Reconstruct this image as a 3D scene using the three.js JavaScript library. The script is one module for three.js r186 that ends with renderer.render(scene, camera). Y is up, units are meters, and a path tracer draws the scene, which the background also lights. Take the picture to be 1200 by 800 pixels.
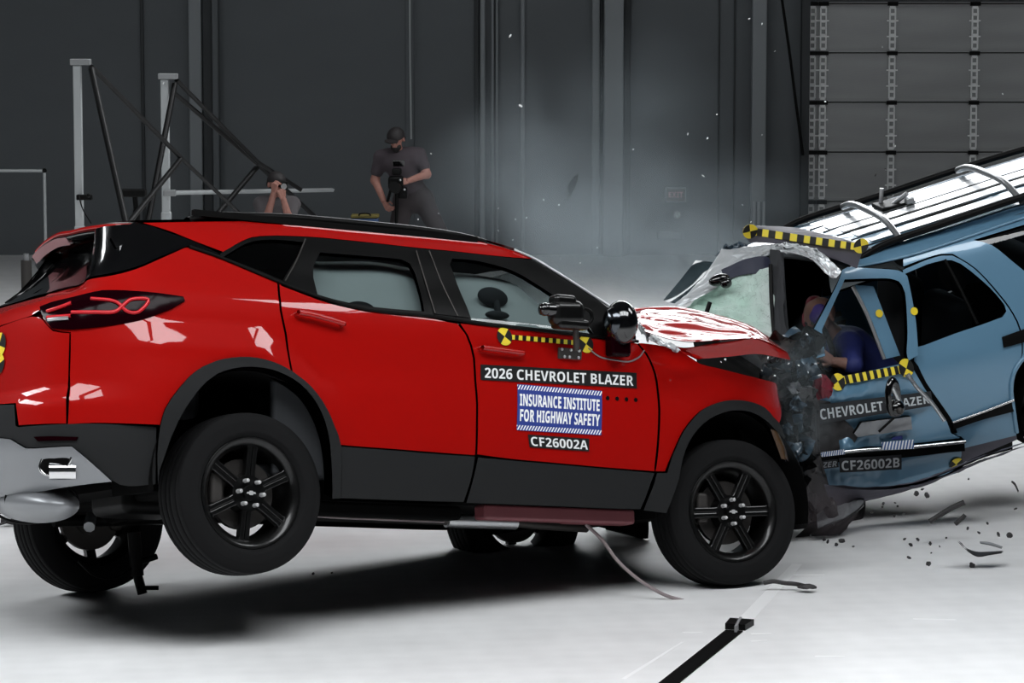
import * as THREE from 'three';
import { RoundedBoxGeometry } from 'three/addons/geometries/RoundedBoxGeometry.js';
import { MarchingCubes } from 'three/addons/objects/MarchingCubes.js';
import { mergeGeometries, mergeVertices, toCreasedNormals } from 'three/addons/utils/BufferGeometryUtils.js';
import { RectAreaLightUniformsLib } from 'three/addons/lights/RectAreaLightUniformsLib.js';
import { ImprovedNoise } from 'three/addons/math/ImprovedNoise.js';

// ------------------------------------------------------------------ camera, lights, exposure
const scene = new THREE.Scene();
scene.background = new THREE.Color(0x000000);
const CAM_Y = 2.9, TILT = Math.atan(370 / 3500);
const camera = new THREE.PerspectiveCamera(2 * Math.atan(400 / 3500) * 180 / Math.PI, 1.5, 0.5, 120);
camera.position.set(0, CAM_Y, 0);
camera.rotation.x = -TILT;
scene.add(camera);
const renderer = new THREE.WebGLRenderer({ antialias: true });
renderer.toneMapping = THREE.LinearToneMapping;
renderer.toneMappingExposure = 0.9;
renderer.shadowMap.enabled = true;
RectAreaLightUniformsLib.init();
// overhead lamp banks of the crash hall, the last pair added as fill: [centre, width, depth, pitch (0 = straight down), radiance, glow of the diffusers, panels across, panels along]
const BANKS = [
  { at: [-0.8, 7.2, -10.2], w: 9, d: 3.2, tilt: 0, light: 6.6, glow: 3.0, nx: 4, nz: 1, label: 'long bank of four white lamp panels hanging over the near side of the crash' },
  { at: [5.6, 7.2, -14.4], w: 4.2, d: 2.2, tilt: 0, light: 6.0, glow: 3.0, nx: 2, nz: 1, label: 'short bank of two white lamp panels hanging straight over the crash' },
  { at: [3.4, 6.4, -29.5], w: 8.5, d: 3.6, tilt: 0.95, light: 4.5, glow: 3.0, nx: 4, nz: 1, label: 'tilted bank of four white lamp panels hanging behind the crash' },
  { at: [-10.5, 7.4, -15], w: 3.2, d: 6.4, tilt: 0, light: 12, glow: 3.0, nx: 1, nz: 3, label: 'added fill bank of three white lamp panels far left of the red car' },  // unseen, added as fill for the tail shadow; also gives the tailgate glints
  { at: [2.5, 8.5, -27], w: 20, d: 1.6, tilt: 0, light: 3.8, glow: 3.0, nx: 4, nz: 1, label: 'added long narrow fill bank of four white lamp panels near the back wall' },  // unseen, added to brighten the back wall and the far floor
];

// ------------------------------------------------------------------ helpers
const V = (x, y, z) => new THREE.Vector3(x, y, z);
const C0 = [0, CAM_Y, 0];
const noise = new ImprovedNoise();
const nz3 = (x, y, z) => noise.noise(x + 31.7, y + 17.3, z + 9.1);
function rng(seed) { let s = seed >>> 0; return () => { s = (s + 0x6d2b79f5) | 0; let t = Math.imul(s ^ (s >>> 15), 1 | s); t = (t + Math.imul(t ^ (t >>> 7), 61 | t)) ^ t; return ((t ^ (t >>> 14)) >>> 0) / 4294967296; }; }
// a point of the hall that is d metres in front of the tripod position, used to lay out the hall from survey readings
function site(px, py, d) {
  const a = (px - 600) / 3500, b = (400 - py) / 3500;
  const dir = [a, -Math.sin(TILT) + b * Math.cos(TILT), -Math.cos(TILT) - b * Math.sin(TILT)];
  const k = d / -dir[2];
  return V(dir[0] * k, CAM_Y + dir[1] * k, -d);
}
const used = new Map();
function numbered(n) { const c = used.get(n) ?? 0; used.set(n, c + 1); return c ? n + '_' + String(c).padStart(3, '0') : n; }
function shade(o) { o.castShadow = true; o.receiveShadow = true; return o; }
function thing(name, label, category, pos = [0, 0, 0], rot = [0, 0, 0], group, kind) {
  const o = new THREE.Group(); o.name = numbered(name); o.position.set(...pos); o.rotation.set(...rot);
  o.userData = { label, category }; if (group) o.userData.group = group; if (kind) o.userData.kind = kind;
  scene.add(o); return o;
}
function part(name, geo, mat, parent, label) {
  const m = shade(new THREE.Mesh(Array.isArray(geo) ? merge(geo) : geo, mat)); m.name = name; parent.add(m);
  if (label) m.userData.label = label; return m;
}
function sub(name, parent, pos = [0, 0, 0], rot = [0, 0, 0]) { const g = new THREE.Group(); g.name = name; g.position.set(...pos); g.rotation.set(...rot); parent.add(g); return g; }
function solo(name, geo, mat, label, category, group, kind) {
  const m = shade(new THREE.Mesh(Array.isArray(geo) ? merge(geo) : geo, mat)); m.name = numbered(name); m.userData = { label, category };
  if (group) m.userData.group = group; if (kind) m.userData.kind = kind; scene.add(m); return m;
}
function struct(name, geo, mat, parent = scene) {
  const m = shade(new THREE.Mesh(Array.isArray(geo) ? merge(geo) : geo, mat)); m.name = name; if (parent === scene) m.userData.kind = 'structure'; parent.add(m); return m;
}
function merge(list) {
  return mergeGeometries(list.map((g) => { const h = g.index ? g.toNonIndexed() : g.clone(); for (const k of Object.keys(h.attributes)) if (!['position', 'normal', 'uv'].includes(k)) h.deleteAttribute(k); if (!h.attributes.uv) h.setAttribute('uv', new THREE.BufferAttribute(new Float32Array(h.attributes.position.count * 2), 2)); if (!h.attributes.normal) h.computeVertexNormals(); return h; }));
}
const T = (g, pos, rot, scl) => { const m = new THREE.Matrix4().compose(V(...(pos ?? [0, 0, 0])), new THREE.Quaternion().setFromEuler(new THREE.Euler(...(rot ?? [0, 0, 0]))), V(...(scl ?? [1, 1, 1]))); return g.applyMatrix4(m); };
const bx = (w, h, d, pos, rot) => T(new THREE.BoxGeometry(w, h, d), pos, rot);
const rbx = (w, h, d, r, pos, rot) => T(new RoundedBoxGeometry(w, h, d, 2, Math.min(r, w / 2.01, h / 2.01, d / 2.01)), pos, rot);
const cyl = (r1, r2, h, pos, rot, n = 20) => T(new THREE.CylinderGeometry(r1, r2, h, n), pos, rot);
const sph = (r, pos, scl, n = 16) => T(new THREE.SphereGeometry(r, n, Math.max(8, n >> 1)), pos, [0, 0, 0], scl);
// a straight bar between two points, round (n >= 6) or square (n = 4)
function bar(a, b, r, n = 8, r2 = r) {
  a = Array.isArray(a) ? V(...a) : a; b = Array.isArray(b) ? V(...b) : b; const d = b.clone().sub(a), g = new THREE.CylinderGeometry(r2, r, d.length(), n);
  if (n === 4) g.rotateY(Math.PI / 4);
  g.applyQuaternion(new THREE.Quaternion().setFromUnitVectors(V(0, 1, 0), d.clone().normalize())); g.translate((a.x + b.x) / 2, (a.y + b.y) / 2, (a.z + b.z) / 2); return g;
}
const tube = (pts, r, seg = 40, n = 8, closed = false) => new THREE.TubeGeometry(new THREE.CatmullRomCurve3(pts.map((p) => Array.isArray(p) ? V(...p) : p), closed), seg, r, n, closed);
const S = (o) => new THREE.MeshStandardMaterial(o), PH = (o) => new THREE.MeshPhysicalMaterial(o);

// ------------------------------------------------------------------ textures
function dataTex(w, h, f, srgb = true) {
  const d = new Uint8Array(w * h * 4); for (let y = 0; y < h; y++) for (let x = 0; x < w; x++) { const c = f(x / w, y / h, x, y), i = (y * w + x) * 4; d[i] = c[0]; d[i + 1] = c[1]; d[i + 2] = c[2]; d[i + 3] = 255; }
  const t = new THREE.DataTexture(d, w, h); t.magFilter = THREE.LinearFilter; t.minFilter = THREE.LinearMipmapLinearFilter; t.wrapS = t.wrapT = THREE.RepeatWrapping; if (srgb) t.colorSpace = THREE.SRGBColorSpace; t.needsUpdate = true; return t;
}
function canvasTex(w, h, draw) { const c = document.createElement('canvas'); c.width = w; c.height = h; draw(c.getContext('2d'), w, h); const t = new THREE.CanvasTexture(c); t.colorSpace = THREE.SRGBColorSpace; return t; }
// tiling value noise from a few sine octaves
const wob = (u, v, k) => { let s = 0; for (let i = 1; i <= 5; i++) { const a = Math.sin(i * 12.9 + k) * 6, m = Math.round(1 + i * 1.7), n = Math.round(1 + ((i * 2.3 + k) % 5)); s += Math.sin(6.2832 * (m * u + n * v) + a) * Math.sin(6.2832 * (n * u - m * v) + a * 2) / i; } return s; };
const floorMap = dataTex(512, 512, (u, v, x, y) => { const g = 236 + 3 * wob(u, v, 1) + 2 * wob(u * 3 % 1, v * 3 % 1, 2) + (Math.imul(x * 73 + y * 151, 2654435761) >>> 24) / 128; return [g, g, g * 1.0]; });
floorMap.repeat.set(0.25, 0.25);
const wallMap = dataTex(256, 256, (u, v, x, y) => { const g = 226 + 8 * wob(u, v, 4) + (Math.imul(x * 31 + y * 197, 2654435761) >>> 24) / 64; return [g, g, g]; });
wallMap.repeat.set(0.3, 0.3);

// ------------------------------------------------------------------ materials
const M = {
  floor: S({ color: 0xffffff, map: floorMap, roughness: 0.42 }), wall: S({ color: 0x6c7174, map: wallMap, roughness: 0.8 }), wallPost: S({ color: 0x84898c, roughness: 0.7 }), wallDark: S({ color: 0x3c3f41, roughness: 0.8 }),
  ceiling: S({ color: 0x3a3c3e, roughness: 0.9 }), doorPanel: S({ color: 0xacaeae, map: wallMap, roughness: 0.6 }), doorStile: S({ color: 0xf6f8f8, roughness: 0.5 }),
  darkMirror: S({ color: 0x55585c, metalness: 1, roughness: 0.15 }), red: PH({ color: 0xa40905, roughness: 0.5, specularIntensity: 0.12, clearcoat: 1, clearcoatRoughness: 0.03 }), clad: PH({ color: 0x1c1d1e, roughness: 0.65, specularIntensity: 0.5 }), gloss: PH({ color: 0x060607, roughness: 0.12, clearcoat: 1, clearcoatRoughness: 0.02 }),
  black: PH({ color: 0x080808, roughness: 0.45, specularIntensity: 0.25 }), matte: PH({ color: 0x050505, roughness: 0.95, specularIntensity: 0.2 }), tyre: PH({ color: 0x0e0e0f, roughness: 0.9, specularIntensity: 0.5 }), rim: PH({ color: 0x040404, roughness: 0.35, specularIntensity: 0.6, clearcoat: 0.35, clearcoatRoughness: 0.1 }),
  chrome: S({ color: 0xdddddd, metalness: 1, roughness: 0.12 }), steel: S({ color: 0x9a9a98, metalness: 1, roughness: 0.38 }), silver: S({ color: 0x8b8d90, roughness: 0.35, metalness: 0.35 }), alu: S({ color: 0xc8cacc, metalness: 0.85, roughness: 0.3 }), dull: S({ color: 0x4a4745, metalness: 0.6, roughness: 0.55 }),
  glass: PH({ color: 0xbcc4c4, transmission: 1, thickness: 0, roughness: 0.02, ior: 1.5 }), tint: PH({ color: 0x3c4245, transmission: 1, thickness: 0, roughness: 0.02, ior: 1.5 }), clear: PH({ color: 0xe8f0ee, transmission: 1, thickness: 0, roughness: 0.02 }),
  bright: S({ color: 0xc4c4c4, roughness: 0.3, metalness: 0.2 }), tintBlue: PH({ color: 0x8a9296, transmission: 1, thickness: 0, roughness: 0.02 }), lampRed: PH({ color: 0x140105, roughness: 0.12, specularIntensity: 0.16 }), lampBright: S({ color: 0xc80a1c, roughness: 0.35 }), amber: S({ color: 0x3e280e, roughness: 0.3 }),
  pinkMetal: S({ color: 0x70383e, roughness: 0.5 }), interior: S({ color: 0x2e3033, roughness: 0.85 }), seat: S({ color: 0x1c1d1f, roughness: 0.8 }), liner: S({ color: 0x4c4f51, roughness: 0.9 }),
  blue: PH({ color: 0x628ba6, roughness: 0.36, clearcoat: 1, clearcoatRoughness: 0.05, metalness: 0.15 }), blueDark: PH({ color: 0x2e4352, roughness: 0.4, clearcoat: 0.6 }), crumpled: S({ color: 0xe2e6e8, metalness: 0.4, roughness: 0.3 }), mauve: S({ color: 0x4a4852, metalness: 0, roughness: 0.6 }),
  shatter: PH({ color: 0xc4dcd2, transmission: 0.55, thickness: 0, roughness: 0.75 }), paleGlass: PH({ color: 0x6f7d82, transmission: 1, thickness: 0, roughness: 0.05 }),
  pole: S({ color: 0xaeb2b3, roughness: 0.45, metalness: 0.2 }), blackSteel: S({ color: 0x0d0d0e, roughness: 0.5, metalness: 0.3 }), plate: S({ color: 0x8d8f90, roughness: 0.5, metalness: 0.4 }),
  skin: S({ color: 0x93665a, roughness: 0.6 }), shirt: S({ color: 0x3a3338, roughness: 0.9 }), shirtGrey: S({ color: 0x4a4648, roughness: 0.9 }), trousers: S({ color: 0x2b2527, roughness: 0.9 }), hair: S({ color: 0x161112, roughness: 0.7 }),
  curtain: S({ color: 0xc9d0d0, roughness: 0.9 }), yellow: S({ color: 0xe8cc20, roughness: 0.5 }), blueCase: S({ color: 0x2a4670, roughness: 0.5 }), glow: S({ color: 0xffffff, emissive: 0xffffff, emissiveIntensity: 3 }), housing: S({ color: 0x2a2b2c, roughness: 0.6 }),
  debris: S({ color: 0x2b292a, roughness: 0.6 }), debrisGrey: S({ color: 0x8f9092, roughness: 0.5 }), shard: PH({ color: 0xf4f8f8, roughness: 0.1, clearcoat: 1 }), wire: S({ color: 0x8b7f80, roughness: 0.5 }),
  tapeWhite: S({ color: 0xffffff, roughness: 0.35 }), bluePrint: S({ color: 0x1a2460, roughness: 0.7 }), purple: S({ color: 0x3c2c70, roughness: 0.7 }), paintRed: S({ color: 0x7c1c2c, roughness: 0.5 }), dummySkin: S({ color: 0x7a584c, roughness: 0.6 }),
};
for (const k in M) M[k].name = k;
// ------------------------------------------------------------------ car body shells: plan curve x section table
const cr = (p0, p1, p2, p3, t) => 0.5 * (2 * p1 + (p2 - p0) * t + (2 * p0 - 5 * p1 + 4 * p2 - p3) * t * t + (-p0 + 3 * p1 - 3 * p2 + p3) * t * t * t);
function lin(tab, x) {
  const n = tab.length; if (x <= tab[0][0]) return tab[0][1]; if (x >= tab[n - 1][0]) return tab[n - 1][1];
  let i = 0; while (x > tab[i + 1][0]) i++;
  const [x0, y0] = tab[i], [x1, y1] = tab[i + 1], h = x1 - x0, t = (x - x0) / h, sl = (k) => (tab[k + 1][1] - tab[k][1]) / (tab[k + 1][0] - tab[k][0]);
  const m = (k) => { if (k <= 0) return sl(0); if (k >= n - 1) return sl(n - 2); const a = sl(k - 1), b = sl(k); return a * b <= 0 ? 0 : 2 * a * b / (a + b); };
  const m0 = m(i), m1 = m(i + 1), t2 = t * t, t3 = t2 * t; return (2 * t3 - 3 * t2 + 1) * y0 + (t3 - 2 * t2 + t) * h * m0 + (-2 * t3 + 3 * t2) * y1 + (t3 - t2) * h * m1;
}
const ss = (a, b, x) => { x = Math.min(1, Math.max(0, (x - a) / (b - a))); return x * x * (3 - 2 * x); };
function makeShell(plan, u0, side, rear, front, sign) {
  const P = [];
  for (let i = 0; i < plan.length - 1; i++) { const a = plan[Math.max(0, i - 1)], b = plan[i], c = plan[i + 1], d = plan[Math.min(plan.length - 1, i + 2)]; for (let k = 0; k < 20; k++) P.push([cr(a[0], b[0], c[0], d[0], k / 20), cr(a[1], b[1], c[1], d[1], k / 20)]); }
  P.push(plan[plan.length - 1].slice());
  const U = [0]; for (let i = 1; i < P.length; i++) U.push(U[i - 1] + Math.hypot(P[i][0] - P[i - 1][0], P[i][1] - P[i - 1][1]));
  const off = u0[1] - U[u0[0] * 20]; for (let i = 0; i < U.length; i++) U[i] += off;
  const tan = (i) => { const q = P[Math.min(P.length - 1, i + 1)], p = P[Math.max(0, i - 1)], x = q[0] - p[0], z = q[1] - p[1], l = Math.hypot(x, z); return [x / l, z / l]; };
  const at = (u) => { let a = 0, b = U.length - 1; while (b - a > 1) { const m = (a + b) >> 1; if (U[m] <= u) a = m; else b = m; } const t = (u - U[a]) / (U[b] - U[a]), A = tan(a), B = tan(b); let tx = A[0] + (B[0] - A[0]) * t, tz = A[1] + (B[1] - A[1]) * t; const l = Math.hypot(tx, tz); tx /= l; tz /= l; return [P[a][0] + (P[b][0] - P[a][0]) * t, P[a][1] + (P[b][1] - P[a][1]) * t, -tz, tx]; };
  const raw = (u, y) => { const [x, z, nx, nz] = at(u), wr = ss(rear.a, rear.b, u), wf = front ? ss(front.a, front.b, u) : 0, ins = lin(side, y) * (1 - wr) * (1 - wf) + lin(rear.t, y) * wr + (front ? lin(front.t, y) * wf : 0); return [x - nx * ins, y, z - nz * ins]; };
  const rn = (u, y) => { const e = 0.004, a = raw(u - e, y), b = raw(u + e, y), c = raw(u, y - e), d = raw(u, y + e), p = [0, 1, 2].map((i) => b[i] - a[i]), q = [0, 1, 2].map((i) => d[i] - c[i]); return V(p[1] * q[2] - p[2] * q[1], p[2] * q[0] - p[0] * q[2], p[0] * q[1] - p[1] * q[0]).normalize(); };
  const fix = (v) => { v.z *= sign; return v; };
  return { sign, uMin: U[0], uMax: U[U.length - 1], n: (u, y) => fix(rn(u, y)), p: (u, y, o = 0) => { const a = raw(u, y), r = V(a[0], a[1], a[2]); if (o) r.addScaledVector(rn(u, y), o); return fix(r); } };
}
const redSh = makeShell([[-1.07, 0], [-1.06, .3], [-1.0, .58], [-.88, .76], [-.68, .87], [-.4, .925], [0, .948], [.6, .956], [1.3, .958], [2.2, .952], [2.86, .945], [3.1, .91], [3.28, .82], [3.38, .66], [3.42, .4], [3.43, 0]], [8, 1.3],
  [[.3, .07], [.4, .035], [.55, .008], [.68, 0], [.85, .004], [1.0, .018], [1.1, .022], [1.2, .03], [1.28, .048], [1.34, .08], [1.45, .155], [1.56, .22], [1.66, .295], [1.7, .335], [1.735, .4]],
  { a: -.45, b: -1.15, t: [[.35, .16], [.45, .06], [.58, 0], [.78, 0], [.86, .05], [1.0, .06], [1.12, .07], [1.22, .1], [1.28, .17], [1.38, .38], [1.5, .54], [1.62, .64], [1.735, .72]] },
  { a: 3.15, b: 3.6, t: [[.3, .1], [.5, .02], [.7, 0], [.9, .03], [1.1, .12], [1.3, .3], [1.7, .8]] }, 1);
const blueSh = makeShell([[-1.05, 0], [-1.03, .45], [-.97, .7], [-.8, .81], [-.4, .85], [0, .86], [.6, .865], [1.2, .865], [1.9, .86], [2.6, .84], [3.2, .8], [3.4, .6], [3.45, 0]], [6, .6],
  [[.3, .08], [.42, .025], [.55, 0], [.75, .005], [.95, .025], [1.02, .05], [1.15, .1], [1.3, .155], [1.45, .215], [1.52, .255], [1.57, .31], [1.61, .4]],
  { a: -.5, b: -1.3, t: [[.4, .02], [.6, 0], [1.0, .02], [1.3, .15], [1.6, .3]] }, null, -1);

// outline -> smooth closed polyline; vertices that turn sharply stay corners
function smooth(flat, step = 0.05, sharp = 0.55) {
  const p = []; for (let i = 0; i < flat.length; i += 2) p.push([flat[i], flat[i + 1]]);
  const n = p.length, dir = (a, b) => Math.atan2(b[1] - a[1], b[0] - a[0]), corner = p.map((q, i) => { let d = dir(q, p[(i + 1) % n]) - dir(p[(i + n - 1) % n], q); d = Math.abs(Math.atan2(Math.sin(d), Math.cos(d))); return d > sharp; }), out = [];
  for (let i = 0; i < n; i++) {
    const b = p[i], c = p[(i + 1) % n], a = corner[i] ? [2 * b[0] - c[0], 2 * b[1] - c[1]] : p[(i + n - 1) % n], d = corner[(i + 1) % n] ? [2 * c[0] - b[0], 2 * c[1] - b[1]] : p[(i + 2) % n];
    const L = Math.hypot(c[0] - b[0], c[1] - b[1]), k = Math.max(1, Math.round(L / step)), f = (t) => [cr(a[0], b[0], c[0], d[0], t), cr(a[1], b[1], c[1], d[1], t)], m = f(0.5), bent = Math.hypot(m[0] - (b[0] + c[0]) / 2, m[1] - (b[1] + c[1]) / 2) < 0.15 * L;
    for (let j = 0; j < k; j++) { const t = j / k; out.push(bent ? f(t) : [b[0] + (c[0] - b[0]) * t, b[1] + (c[1] - b[1]) * t]); }
  }
  return out;
}
const area = (p) => p.reduce((s, a, i) => { const b = p[(i + 1) % p.length]; return s + a[0] * b[1] - b[0] * a[1]; }, 0) / 2;
function clip(poly, axis, v, keepLess) {
  const out = [], ins = (p) => keepLess ? p[axis] <= v : p[axis] >= v;
  for (let i = 0; i < poly.length; i++) { const a = poly[i], b = poly[(i + 1) % poly.length], ia = ins(a), ib = ins(b); if (ia) out.push(a); if (ia !== ib) { const t = (v - a[axis]) / (b[axis] - a[axis]); out.push([a[0] + (b[0] - a[0]) * t, a[1] + (b[1] - a[1]) * t]); } }
  return out;
}
// a body panel: outline in shell coordinates (u along the body, y up), laid on the shell, with its edges turned in by `hem`
function panel(sh, flat, { off = 0, hem = 0.022, grid = 0.07, holes = [], sharp = 0.55, step = 0.05, bump = null, mirror = false } = {}) {
  let poly = smooth(flat, step, sharp); if (area(poly) < 0) poly.reverse();
  const pos = [], nor = [], uv = [], idx = [];
  const put = (u, y, o, n) => { const q = sh.p(u, y, o + (bump ? bump(u, y) : 0)); pos.push(q.x, q.y, q.z); nor.push(n.x, n.y, n.z); uv.push(u, y); return pos.length / 3 - 1; };
  const nOf = (u, y) => { if (!bump) return sh.n(u, y); const e = 0.004, a = sh.p(u - e, y, bump(u - e, y)), b = sh.p(u + e, y, bump(u + e, y)), c = sh.p(u, y - e, bump(u, y - e)), d = sh.p(u, y + e, bump(u, y + e)); return b.sub(a).cross(d.sub(c)).normalize().multiplyScalar(sh.sign); };
  const xs = poly.map((p) => p[0]), ys = poly.map((p) => p[1]), x0 = Math.min(...xs), x1 = Math.max(...xs), y0 = Math.min(...ys), y1 = Math.max(...ys), nx = Math.max(1, Math.ceil((x1 - x0) / grid)), ny = Math.max(1, Math.ceil((y1 - y0) / grid));
  for (let i = 0; i < nx; i++) {
    const col = clip(clip(poly, 0, x0 + (x1 - x0) * i / nx, false), 0, x0 + (x1 - x0) * (i + 1) / nx, true); if (col.length < 3) continue;
    for (let j = 0; j < ny; j++) {
      const c = clip(clip(col, 1, y0 + (y1 - y0) * j / ny, false), 1, y0 + (y1 - y0) * (j + 1) / ny, true).filter((p, k, a) => { const q = a[(k + 1) % a.length]; return Math.hypot(p[0] - q[0], p[1] - q[1]) > 1e-6; });
      if (c.length < 3) continue;
      const b = c.map((p) => put(p[0], p[1], off, nOf(p[0], p[1])));
      for (const t of THREE.ShapeUtils.triangulateShape(c.map((p) => new THREE.Vector2(p[0], p[1])), [])) { const [A, B, D] = t; const cr2 = (c[B][0] - c[A][0]) * (c[D][1] - c[A][1]) - (c[B][1] - c[A][1]) * (c[D][0] - c[A][0]); if (Math.abs(cr2) < 1e-9) continue; if ((cr2 > 0) === (sh.sign > 0)) idx.push(b[A], b[B], b[D]); else idx.push(b[A], b[D], b[B]); }
    }
  }
  if (hem) for (let i = 0; i < poly.length; i++) {
    const a = poly[i], b = poly[(i + 1) % poly.length], A = sh.p(...a, off), B = sh.p(...b, off), A2 = sh.p(...a, off - hem), B2 = sh.p(...b, off - hem), n = B.clone().sub(A).cross(A2.clone().sub(A)).normalize().multiplyScalar(sh.sign).negate();
    const k = pos.length / 3; for (const q of [A, B, A2, B2]) { pos.push(q.x, q.y, q.z); nor.push(-n.x, -n.y, -n.z); uv.push(0, 0); }
    if (sh.sign > 0) idx.push(k, k + 2, k + 1, k + 1, k + 2, k + 3); else idx.push(k, k + 1, k + 2, k + 1, k + 3, k + 2);
  }
  const g = new THREE.BufferGeometry(); g.setAttribute('position', new THREE.Float32BufferAttribute(pos, 3)); g.setAttribute('normal', new THREE.Float32BufferAttribute(nor, 3)); g.setAttribute('uv', new THREE.Float32BufferAttribute(uv, 2)); g.setIndex(idx);
  return g;
}
function mirrored(g) { const h = g.clone(), p = h.attributes.position, n = h.attributes.normal; for (let i = 0; i < p.count; i++) { p.setZ(i, -p.getZ(i)); n.setZ(i, -n.getZ(i)); } const a = h.index.array; for (let i = 0; i < a.length; i += 3) { const t = a[i]; a[i] = a[i + 1]; a[i + 1] = t; } return h; }
// a sticker laid on the shell; corners are top left, top right, bottom right, bottom left in (u, y)
function sticker(sh, q, off = 0.003, nx = 14, ny = 4) {
  const pos = [], nor = [], uv = [], idx = [];
  for (let j = 0; j <= ny; j++) for (let i = 0; i <= nx; i++) { const s = i / nx, t = j / ny, L = (k) => (q[k] * (1 - s) + q[2 + k] * s) * (1 - t) + (q[6 + k] * (1 - s) + q[4 + k] * s) * t, u = L(0), y = L(1), P = sh.p(u, y, off), N = sh.n(u, y); pos.push(P.x, P.y, P.z); nor.push(N.x, N.y, N.z); uv.push(s, 1 - t); }
  for (let j = 0; j < ny; j++) for (let i = 0; i < nx; i++) { const a = j * (nx + 1) + i, b = a + 1, c = a + nx + 1, d = c + 1; idx.push(a, c, b, b, c, d); }
  const g = new THREE.BufferGeometry(); g.setAttribute('position', new THREE.Float32BufferAttribute(pos, 3)); g.setAttribute('normal', new THREE.Float32BufferAttribute(nor, 3)); g.setAttribute('uv', new THREE.Float32BufferAttribute(uv, 2)); g.setIndex(idx); return g;
}
// a smooth sheet through a net of points (rows of [x, y, z]), crumpled by ridged noise, with a thickness
function sheet(net, nu, nv, { crush = 0, freq = 6, seed = 0, thick = 0.004, aniso = 1, flat = false, pleat = 0 } = {}) {
  const R = net.length, Cn = net[0].length, pos = [], uv = [], idx = [], get = (r, c, k) => net[Math.min(R - 1, Math.max(0, r))][Math.min(Cn - 1, Math.max(0, c))][k];
  for (let j = 0; j <= nv; j++) for (let i = 0; i <= nu; i++) {
    const fr = Math.min(R - 1.0001, j / nv * (R - 1)), fc = Math.min(Cn - 1.0001, i / nu * (Cn - 1)), r = Math.floor(fr), c = Math.floor(fc), p = [0, 1, 2].map((k) => cr(...[-1, 0, 1, 2].map((a) => cr(...[-1, 0, 1, 2].map((b) => get(r + a, c + b, k)), fc - c)), fr - r));
    if (crush) { const x = i / nu * freq, y = j / nv * freq * aniso, a = 1 - 2 * Math.abs(nz3(x, y, seed)), b = 1 - 2 * Math.abs(nz3(x * 2.3 + 5, y * 2.3, seed + 3)), w = Math.min(1, 8 * Math.min(i / nu, 1 - i / nu, j / nv, 1 - j / nv) + 0.25); p[1] += crush * w * (a - 0.5 + 0.4 * (b - 0.5)); p[0] += crush * 0.4 * w * nz3(x, y, seed + 20); p[2] += crush * 0.5 * w * nz3(x, y, seed + 40); }
    if (pleat) { const a = i / nu, b = j / nv, warp = 0.06 * nz3(a * 1.6, b * 2, 3) + 0.02 * nz3(a * 5, b * 4, 6), f = (b + warp - 0.10 * a) * 5.6, tri = (x) => 1 - 2 * Math.abs(2 * (x - Math.floor(x + 0.5))), w = Math.min(1, 7 * Math.min(a + 0.08, 1 - a, b + 0.05, 1 - b)); p[1] += pleat * w * ((0.6 + 0.5 * nz3(a * 2, b * 2, 14)) * Math.sin(f * 6.283) * 0.6 + 0.45 * tri(f * 0.53 + a * 0.5) + 0.5 * (1 - 2 * Math.abs(nz3(a * 5, b * 6, 21))) * ss(0.22, 0.0, a) + 0.1 * nz3(a * 4, b * 16, 30)); }
    pos.push(...p); uv.push(i / nu, 1 - j / nv);
  }
  for (let j = 0; j < nv; j++) for (let i = 0; i < nu; i++) { const a = j * (nu + 1) + i, b = a + 1, c = a + nu + 1, d = c + 1; idx.push(a, c, b, b, c, d); }
  let g = new THREE.BufferGeometry(); g.setAttribute('position', new THREE.Float32BufferAttribute(pos, 3)); g.setAttribute('uv', new THREE.Float32BufferAttribute(uv, 2)); g.setIndex(idx); g.computeVertexNormals();
  if (thick) { const h = g.clone(), p = h.attributes.position, n = h.attributes.normal; for (let i = 0; i < p.count; i++) { p.setXYZ(i, p.getX(i) - n.getX(i) * thick, p.getY(i) - n.getY(i) * thick, p.getZ(i) - n.getZ(i) * thick); n.setXYZ(i, -n.getX(i), -n.getY(i), -n.getZ(i)); } const a = h.index.array; for (let i = 0; i < a.length; i += 3) { const t = a[i]; a[i] = a[i + 1]; a[i + 1] = t; } g = merge([g, h]); }
  if (flat) { g = g.index ? g.toNonIndexed() : g; g.deleteAttribute('normal'); g.computeVertexNormals(); }
  return g;
}
// ------------------------------------------------------------------ the hall: floor, walls, ceiling, roller door
const WZ = -37.9, X0 = -22, X1 = 26, Z1 = 6, TOP = 10.5;
struct('floor', T(new THREE.BoxGeometry(X1 - X0, 0.3, Z1 - WZ + 0.6), [(X0 + X1) / 2, -0.15, (Z1 + WZ) / 2]), M.floor).geometry.attributes.uv.array.forEach((v, i, a) => { a[i] = v * 46; });
struct('ceiling', bx(X1 - X0 + 0.6, 0.3, Z1 - WZ + 0.6, [(X0 + X1) / 2, TOP + 0.15, (Z1 + WZ) / 2]), M.ceiling);
struct('wall_left', bx(0.3, TOP, Z1 - WZ, [X0 - 0.15, TOP / 2, (Z1 + WZ) / 2]), M.wall);
struct('wall_right', bx(0.3, TOP, Z1 - WZ, [X1 + 0.15, TOP / 2, (Z1 + WZ) / 2]), M.wall);
struct('wall_front', bx(X1 - X0 + 0.6, TOP, 0.3, [(X0 + X1) / 2, TOP / 2, Z1 + 0.15]), M.wall);
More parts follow.
